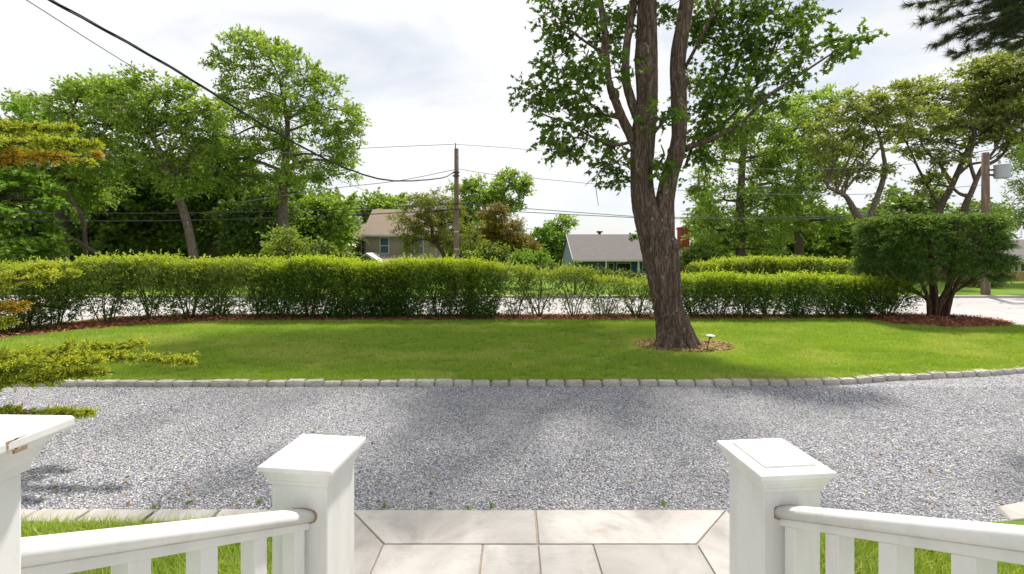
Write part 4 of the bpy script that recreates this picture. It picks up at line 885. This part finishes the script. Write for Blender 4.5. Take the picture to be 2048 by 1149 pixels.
# ------------------------------------------------------------------ poles, cables
def pole(px, Z, topy, w, label, nm='utility_pole'):
    X = (px-1024)/FPX*Z; zt = P(px, topy, Z)[2]; r = w*Z/FPX/2
    root = thing(nm, (X, Z, gz(Z)), label, 'utility pole')
    T = Tubes(); T.add([(X, Z, -.1), (X, Z, 2), (X, Z, 4), (X, Z, zt-.02), (X, Z, zt)], [r*1.1, r*1.03, r*.95, r*.86, .01], 14, .01)
    T.build('pole', POLE, root); return root, X, zt, r
up, PX_, PT, PR = pole(913, 17.75, 297, 10, 'brown wooden utility pole behind the hedge, in front of the sky')
b = MB(); b.box(PX_-.055, PX_-.02, 17.70, 17.74, PT-.25, PT+.14); b.build('bracket', METAL, up)
b = MB(); b.loft([[(PX_-.04+.03*math.cos(a), 17.72+.03*math.sin(a), PT+z) for a in np.linspace(0, 6.28, 9)[:-1]] for z in (.14, .2)]); b.build('insulator', GALV, up)
for y_, s in ((345, .07), (408, .05), (419, .05), (352, .05)):
    z = P(0, y_, 17.6)[2]; b = MB(); b.box(PX_-PR-.04, PX_+PR+.03, 17.6, 17.66, z-.03, z+.03); b.build('clamp', METAL, up)
for k, zq in enumerate((1.9, 2.6)):
    b = MB(); b.loft([[(PX_+rr*math.cos(a), 17.75+rr*math.sin(a), zq+z) for a in np.linspace(0, 6.28, 15)[:-1]] for z, rr in ((0, PR+.006), (.05, PR+.006))]); b.build('band', GALV, up)
up2, QX, QT, QR = pole(1971, 17.9, 305, 13, 'grey brown utility pole with a transformer at the right edge')
tx, tz = P(1993, 345, 17.9)[0], P(1993, 345, 17.9)[2]; b = MB()
b.loft([[(tx+rr*math.cos(a), 17.7+rr*math.sin(a), tz+z) for a in np.linspace(0, 6.28, 19)[:-1]] for z, rr in ((-.27, .22), (-.25, .24), (.22, .24), (.24, .25), (.27, .25), (.29, .2))])
tr_ = b.build('transformer', GALV, up2, smooth=False)
b = MB(); b.loft([[(tx-.10+rr*math.cos(a), 17.7+rr*math.sin(a), tz+z) for a in np.linspace(0, 6.28, 9)[:-1]] for z, rr in ((.29, .05), (.45, .03))]); b.build('bushing', GALV, tr_)
b = MB(); b.box(QX, tx-.2, 17.78, 17.86, tz+.05, tz+.11); b.box(QX, tx-.2, 17.78, 17.86, tz-.15, tz-.09); b.build('bracket', METAL, up2)
def cable(pts, r, label, mat=WIRE, n=60, twist=False, nm='overhead_cable'):
    T = Tubes(); Pq, Rq = resample(pts, [r]*len(pts), n); T.add(Pq, Rq, 6)
    if twist:
        T.V = []; T.F = []; T.n = 0
        for ph in (0, 2.1, 4.2):
            th = np.linspace(0, 42, n)+ph; off = np.c_[np.cos(th)*.4, np.cos(th)*.3, np.sin(th)]*r*.75; T.add(Pq+off, Rq*.62, 6)
    o = T.build(nm, mat, loc=pts[0]); return tag(o, label, 'cable')
cable([P(10,-48,4.35), P(100,0,4.76), P(350,140,6.16), P(560,270,8.17), P(700,340,10.4), P(790,362,12.7), P(880,357,16.2), P(905,347,17.6)], .017, 'thick black twisted service cable sweeping from the upper left to the pole', n=240, twist=True)
cable([P(-60,-65,4.6), P(52,0,5.2), P(200,94,6.2), P(348,184,7.7), P(560,305,10.4), P(760,392,14), P(893,421,17.5)], .006, 'thin cable below the thick service cable at the upper left')
LBL = ['upper of the two low street cables left of the pole', 'lower street cable left of the pole with a black splice near the pole', 'top cable left of the pole', 'slack cable running left from the pole below its top', 'top cable right of the pole',
       'middle cable sloping right from the pole to the maple', 'upper of the two low street cables right of the pole', 'lower of the two low street cables right of the pole']
W_ = [([(-420,408),(0,424),(300,427),(600,422),(796,414),(911,408)], .016), ([(-420,428),(0,440),(300,442),(600,435),(796,426),(911,419)], .018), ([(560,306),(745,296),(908,289)], .010), ([(480,405),(651,379),(796,362),(908,340)], .012),
      ([(911,289),(1060,300),(1250,322),(1500,338),(1750,334),(1971,312)], .008), ([(915,338),(976,348),(1058,356),(1258,374),(1500,388),(1750,388),(1971,370)], .010), ([(914,408),(1031,416),(1266,433),(1345,435),(1600,435),(1750,429),(1971,416)], .013), ([(914,419),(1031,424),(1266,435.5),(1345,438),(1600,438.5),(1750,434),(1971,424)], .014)]
for (pl, r), lb in zip(W_, LBL):
    cable([P(a, b_, 17.62) for a, b_ in pl], r, lb, WIREG if pl[0][0] > 400 and r < .013 else WIRE)
t = Tubes(); t.add([P(866,423,17.6), P(868,422.8,17.6), P(891,420.6,17.6), P(893,420.4,17.6)], [.02, .045, .045, .02], 8); t.build('splice', WIRE, bpy.data.objects['utility_pole'])
cable([P(1971,350,17.8), P(2048,363,17.8), P(2200,370,17.8)], .01, 'short cable leaving the right pole at the right edge', WIREG)

# ------------------------------------------------------------------ garden lights
def gl(px, py, Z, h, lean, white_, label):
    p = P(px, py, Z); p[2] = LZ; root = thing('path_light', p, label, 'garden light')
    top = p+np.array([lean, 0, h]); T = Tubes(); T.add([p+np.array([0, 0, -.03]), p+(top-p)*.55, top], [.008, .009, .012], 8, n=6); T.build('stake', METAL, root)
    T = Tubes(); T.add([top-np.array([0, 0, .05]), top-np.array([0, 0, .02]), top, top+np.array([0, 0, .002])], [.012, .03, .05, .01], 14); T.build('socket', METAL, root)
    T = Tubes(); T.add([top+np.array([0, 0, -.002]), top+np.array([0, 0, .004]), top+np.array([0, 0, .012]), top+np.array([0, 0, .026]), top+np.array([0, 0, .030])], [.082, .088, .086, .05, .005], 20)
    T.build('lamp_shade', plain('pale_enamel', (.7, .7, .68), .4) if white_ else METAL, root)
gl(1413, 706, 8.55, .27, .075, True, 'low mushroom garden light with a pale top beside the maple roots')
gl(1908, 645, 11.75, .13, 0, False, 'small black garden light in the mulch right of the yew')
gl(403, 645, 11.9, .12, 0, False, 'small dark garden light at the mulch edge under the left hedge')

# ------------------------------------------------------------------ houses
def shing(name, c1, c2):
    m = M(name); co = m.coords((1, 1, 1)); n1 = m.noise(co, 3, 5); n2 = m.noise(m.coords((3, 1, 1)), 12, 3)
    w = m.n('ShaderNodeTexWave'); w.bands_direction = 'Z'; w.inputs['Scale'].default_value = 2.6; w.inputs['Distortion'].default_value = .4; m.l(co, w.inputs[0])
    c = m.mix(m.math('ADD', m.math('MULTIPLY', n1, .5), m.math('MULTIPLY', n2, .5)), c1, c2); c = m.mix(m.math('MULTIPLY', w.outputs[0], .18), c, (.1, .09, .08)); m.col(c); m.rough(.9, .1); return m.m
ROOFT = shing('tan_shingles', (.22, .165, .13), (.38, .30, .245)); ROOFG = shing('grey_shingles', (.115, .105, .11), (.225, .205, .20))
WALLT = shing('cedar_shakes', (.22, .19, .155), (.36, .32, .27)); BLUEW = plain('navy_wall', (.04, .12, .34), .7); SIDING = plain('pale_blue_siding', (.28, .33, .40), .7)
GLASS = plain('window_glass', (.05, .10, .14), .1, .6, .3, 1.5); DARKG = plain('dark_glass', (.015, .02, .03), .1, .6)
BRICK = M('red_brick'); co = BRICK.coords(); bt = BRICK.n('ShaderNodeTexBrick'); bt.inputs['Scale'].default_value = 5
BRICK.l(BRICK.coords((1, 1, 1), (math.radians(90), 0, 0)), bt.inputs[0]); bt.inputs['Color1'].default_value = (.32, .065, .04, 1); bt.inputs['Color2'].default_value = (.24, .05, .035, 1); bt.inputs['Mortar'].default_value = (.25, .15, .12, 1); BRICK.col(bt.outputs[0]); BRICK.rough(.9, .1); BRICK = BRICK.m
def slabroof(parent, x0, x1, ye, yr, ze, zr, yb, mat, nm='roof', th=.12):
    b = MB(); V = []
    for x in (x0, x1): V.append([(x, ye, ze), (x, yr, zr), (x, yb, ze), (x, yb, ze-th), (x, yr, zr-th), (x, ye, ze-th)])
    b.loft(V); return b.build(nm, mat, parent)
def window(parent, x0, x1, z0, z1, y, pane=GLASS, fw=.07, mid=True):
    b = MB(); b.box(x0, x1, y-.05, y, z0, z0+fw); b.box(x0, x1, y-.05, y, z1-fw, z1); b.box(x0, x0+fw, y-.05, y, z0+fw, z1-fw); b.box(x1-fw, x1, y-.05, y, z0+fw, z1-fw)
    if mid: b.box(x0+fw, x1-fw, y-.045, y, (z0+z1)/2-.03, (z0+z1)/2+.03)
    f = b.build('window', TRIM, parent); b = MB(); b.box(x0+fw, x1-fw, y-.022, y-.002, z0+fw, z1-fw); b.build('pane', pane, f)
# brown house
Z = 42.; X = lambda px, Zq=Z: (px-1024)/FPX*Zq
H_ = lambda py, Zq=Z: EYE-(py-HOR)/FPX*Zq
g0 = gz(42)-.1
hb = thing('shingled_house', (X(790), 44, g0), 'brown shingled house with a tan roof left of the utility pole', 'house')
x0, x1 = X(728), X(868)
b = MB(); ze = H_(470); zr = EYE+71*45.5/FPX; b.loft([[(x, 42.4, g0), (x, 42.4, ze-.1), (x, 45.5, zr-.25), (x, 48.6, ze-.1), (x, 48.6, g0)] for x in (x0, x1)]); b.build('wall', WALLT, hb)
r = slabroof(hb, X(722), x1+.3, 42.0, 45.5, ze, zr, 49, ROOFT)
b = MB(); b.box(X(722), x1+.3, 41.9, 41.998, ze-.16, ze+.02); b.build('gutter', TRIM, hb)
for a, c_ in ((757, 776), (803, 821), (827, 846)): window(hb, X(a), X(c_), H_(509), H_(475), 42.398)
# porch roof and its gable
b = MB(); zp, zq = H_(523, 40.2), H_(509, 42.3); b.loft([[(x, 40.2, zp-.12), (x, 40.2, zp), (x, 42.35, zq), (x, 42.35, zq-.12)] for x in (X(735), X(852))]); b.build('porch_roof', ROOFT, hb)
b = MB(); b.box(X(735), X(852), 40.1, 40.19, zp-.2, zp-.02); b.build('fascia', TRIM, hb)
gx0, gx1 = X(706, 40), X(766, 40); gm = (gx0+gx1)/2; zt = H_(506, 40); zb_ = H_(525, 40)
b = MB(); b.loft([[(gx0, y, zb_), (gm, y, zt), (gx1, y, zb_), (gx1-.2, y, zb_-.06), (gm, y, zt-.18), (gx0+.2, y, zb_-.06)] for y in (39.4, 42.3)]); b.build('porch_gable', TRIM, hb)
b = MB(); b.loft([[(gx0+.3, y, zb_-.1), (gm, y, zt-.2), (gx1-.3, y, zb_-.1)] for y in (39.6, 39.8)]); b.build('gable_panel', WALLT, hb)
b = MB(); b.box(X(712), X(850), 41.9, 42.35, g0, zp-.2); b.build('lower_wall', WALLT, hb)
# wing with chimney
Zw = 44.5; wx0, wx1 = X(712, Zw), X(727, Zw)+.4; we, wr = H_(478, Zw), H_(449, 46.5)
b = MB(); b.loft([[(x, Zw, g0), (x, Zw, we-.05), (x, 46.5, wr-.2), (x, 48.5, we-.05), (x, 48.5, g0)] for x in (wx0, wx1)]); b.build('side_wing', WALLT, hb)
slabroof(hb, X(707, Zw), wx1, Zw-.4, 46.5, we, wr, 48.9, ROOFT, 'side_roof')
window(hb, X(723, Zw), X(728, Zw)+.1, H_(510, Zw), H_(481, Zw), Zw-.005)
b = MB(); cx0, cx1 = X(709.5, 46), X(717, 46); b.box(cx0, cx1, 45.6, 46.3, we-.5, H_(437, 46)); ch = b.build('chimney', plain('grey_chimney', (.25, .24, .25), .8), hb)
b = MB(); b.box(cx0-.05, cx1+.25, 45.5, 46.4, H_(437, 46), H_(433, 46)); b.box(cx1, cx1+.2, 45.6, 46.3, we-.4, H_(437, 46)); b.build('chimney_cap', GALV, ch)
# gambrel annexe
Zg = 43.5; pts_ = [(674,523),(679,511),(688,503),(710,495)]
b = MB(); xx1 = X(712, Zg)
V1 = [(X(a, Zg), H_(c_, Zg)) for a, c_ in pts_]
b.loft([[(V1[0][0], y, g0)]+[(p, y, q_) for p, q_ in V1]+[(xx1, y, V1[-1][1]), (xx1, y, g0)] for y in (Zg, Zg+5)]); b.build('annexe', plain('brown_shingle', (.17, .12, .10), .9), hb)
b = MB(); b.loft([[(p-.02, y, q_+.02) for p, q_ in V1]+[(p+.02, y, q_+.17) for p, q_ in reversed(V1)] for y in (Zg-.25, Zg-.01)]); b.build('annexe_trim', TRIM, hb)
# blue house
g1 = gz(32)-.05; Z = 32.; X = lambda px, Zq=32.: (px-1024)/FPX*Zq
hb = thing('blue_house', (8.5, 34, g1), 'low blue house with a grey roof and white porch posts behind the maple trunk', 'house')
bx0, bx1 = 4.55, 12.75; ye, yr, yb = 32., 36., 40.; ze, zr = H_(519, 32.), H_(469, 36.)
b = MB(); b.loft([[(x, 33.6, g1), (x, 33.6, ze-.05), (x, yr, zr-.2), (x, yb-.3, ze-.15), (x, yb-.3, g1)] for x in (bx0+.1, bx1)]); b.build('wall', BLUEW, hb)
# lapped siding on the gable end
b = MB(); zz = g1
while zz < zr-.3:
    f = max(0, (zz+.2-ze)/(zr-ze)) if zz+.2 > ze else 0
    ya = ye+.15+f*(yr-ye-.1); yc = yb-.15-f*(yb-yr-.1)
    if yc-ya > .3: b.add([(bx0+.07, ya, zz), (bx0+.07, yc, zz), (bx0+.0, yc, zz), (bx0+.0, ya, zz), (bx0+.07, ya, zz+.19), (bx0+.07, yc, zz+.19), (bx0+.045, yc, zz+.19), (bx0+.045, ya, zz+.19)], [(0,1,2,3),(4,7,6,5),(3,2,6,7),(0,3,7,4),(1,5,6,2),(0,4,5,1)])
    zz += .2
b.build('siding', SIDING, hb)
slabroof(hb, bx0-.12, bx1+.15, ye, yr, ze, zr, yb, ROOFG)
b = MB(); b.box(bx0-.12, bx1+.15, ye-.1, ye-.003, ze-.15, ze+.02); b.build('gutter', TRIM, hb)
b = MB(); b.loft([[(bx0-.15, ye, ze-.17), (bx0-.15, ye, ze+.01), (bx0-.15, yr, zr+.01), (bx0-.15, yr, zr-.14)], [(bx0-.122, ye, ze-.17), (bx0-.122, ye, ze+.01), (bx0-.122, yr, zr+.01), (bx0-.122, yr, zr-.14)]]); b.build('rake_board', TRIM, hb)
b = MB(); b.box(bx0, X(1209), 32.35, 33.59, g1, ze-.17); b.build('front_room', plain('slate_wall', (.06, .085, .11), .7), hb)
for px in (1213, 1278): b = MB(); b.box(X(px)-.07, X(px)+.07, 32.1, 32.24, g1, ze-.16); b.build('porch_post', TRIM, hb)
b = MB(); b.box(X(1147), X(1147)+.09, 32.02, 32.1, g1, ze-.15); b.build('downspout', TRIM, hb)
window(hb, X(1216, 33.6), X(1228, 33.6), g1+.6, ze-.3, 33.598, DARKG); window(hb, X(1232, 33.6), X(1262, 33.6), g1+.6, ze-.3, 33.598, DARKG); window(hb, X(1284, 33.6), X(1302, 33.6), H_(545, 33.6), ze-.25, 33.598, DARKG)
b = MB(); b.box(bx1+.16, bx1+.8, 33.6, 34.4, g1, H_(458, 34)); ch = b.build('chimney', BRICK, hb); b = MB(); b.box(bx1+.12, bx1+.84, 33.56, 34.44, H_(458, 34), H_(455, 34)); b.build('chimney_cap', BRICK, ch)
T = Tubes(); T.add([(X(1199, 36.5), 36.5, zr-.2), (X(1199, 36.5), 36.5, zr+.12)], [.12, .12], 10); T.add([(X(1199, 36.5), 36.5, zr+.12), (X(1199, 36.5), 36.5, zr+.16), (X(1199, 36.5), 36.5, zr+.26), (X(1199, 36.5), 36.5, zr+.3)], [.1, .26, .26, .02], 12); T.build('roof_vent', METAL, hb)
# house at the right edge
Z3 = 34; X3 = lambda px: (px-1024)/FPX*Z3; g2 = gz(34)-.05
hb = thing('tan_house', (X3(2080), Z3+4, g2), 'tan brick house with a grey roof at the right edge behind the far lawn', 'house')
b = MB(); b.box(X3(2022), X3(2200), Z3, Z3+8, g2, H_(545, Z3)); b.build('brick_base', plain('tan_brick', (.36, .22, .10), .8), hb)
b = MB(); b.box(X3(2024), X3(2200), Z3+.05, Z3+8, H_(545, Z3)+.001, H_(522, Z3)); b.build('wall', plain('cream_wall', (.5, .45, .36), .8), hb)
slabroof(hb, X3(2012), X3(2210), Z3-.5, Z3+4, H_(524, Z3), H_(478, Z3), Z3+8.5, ROOFG)
for a in (2028, 2040, 2052): window(hb, X3(a), X3(a+10), H_(545, Z3)+.03, H_(526, Z3), Z3+.045, DARKG, .06, False)
for o_ in list(bpy.data.objects):
    pass
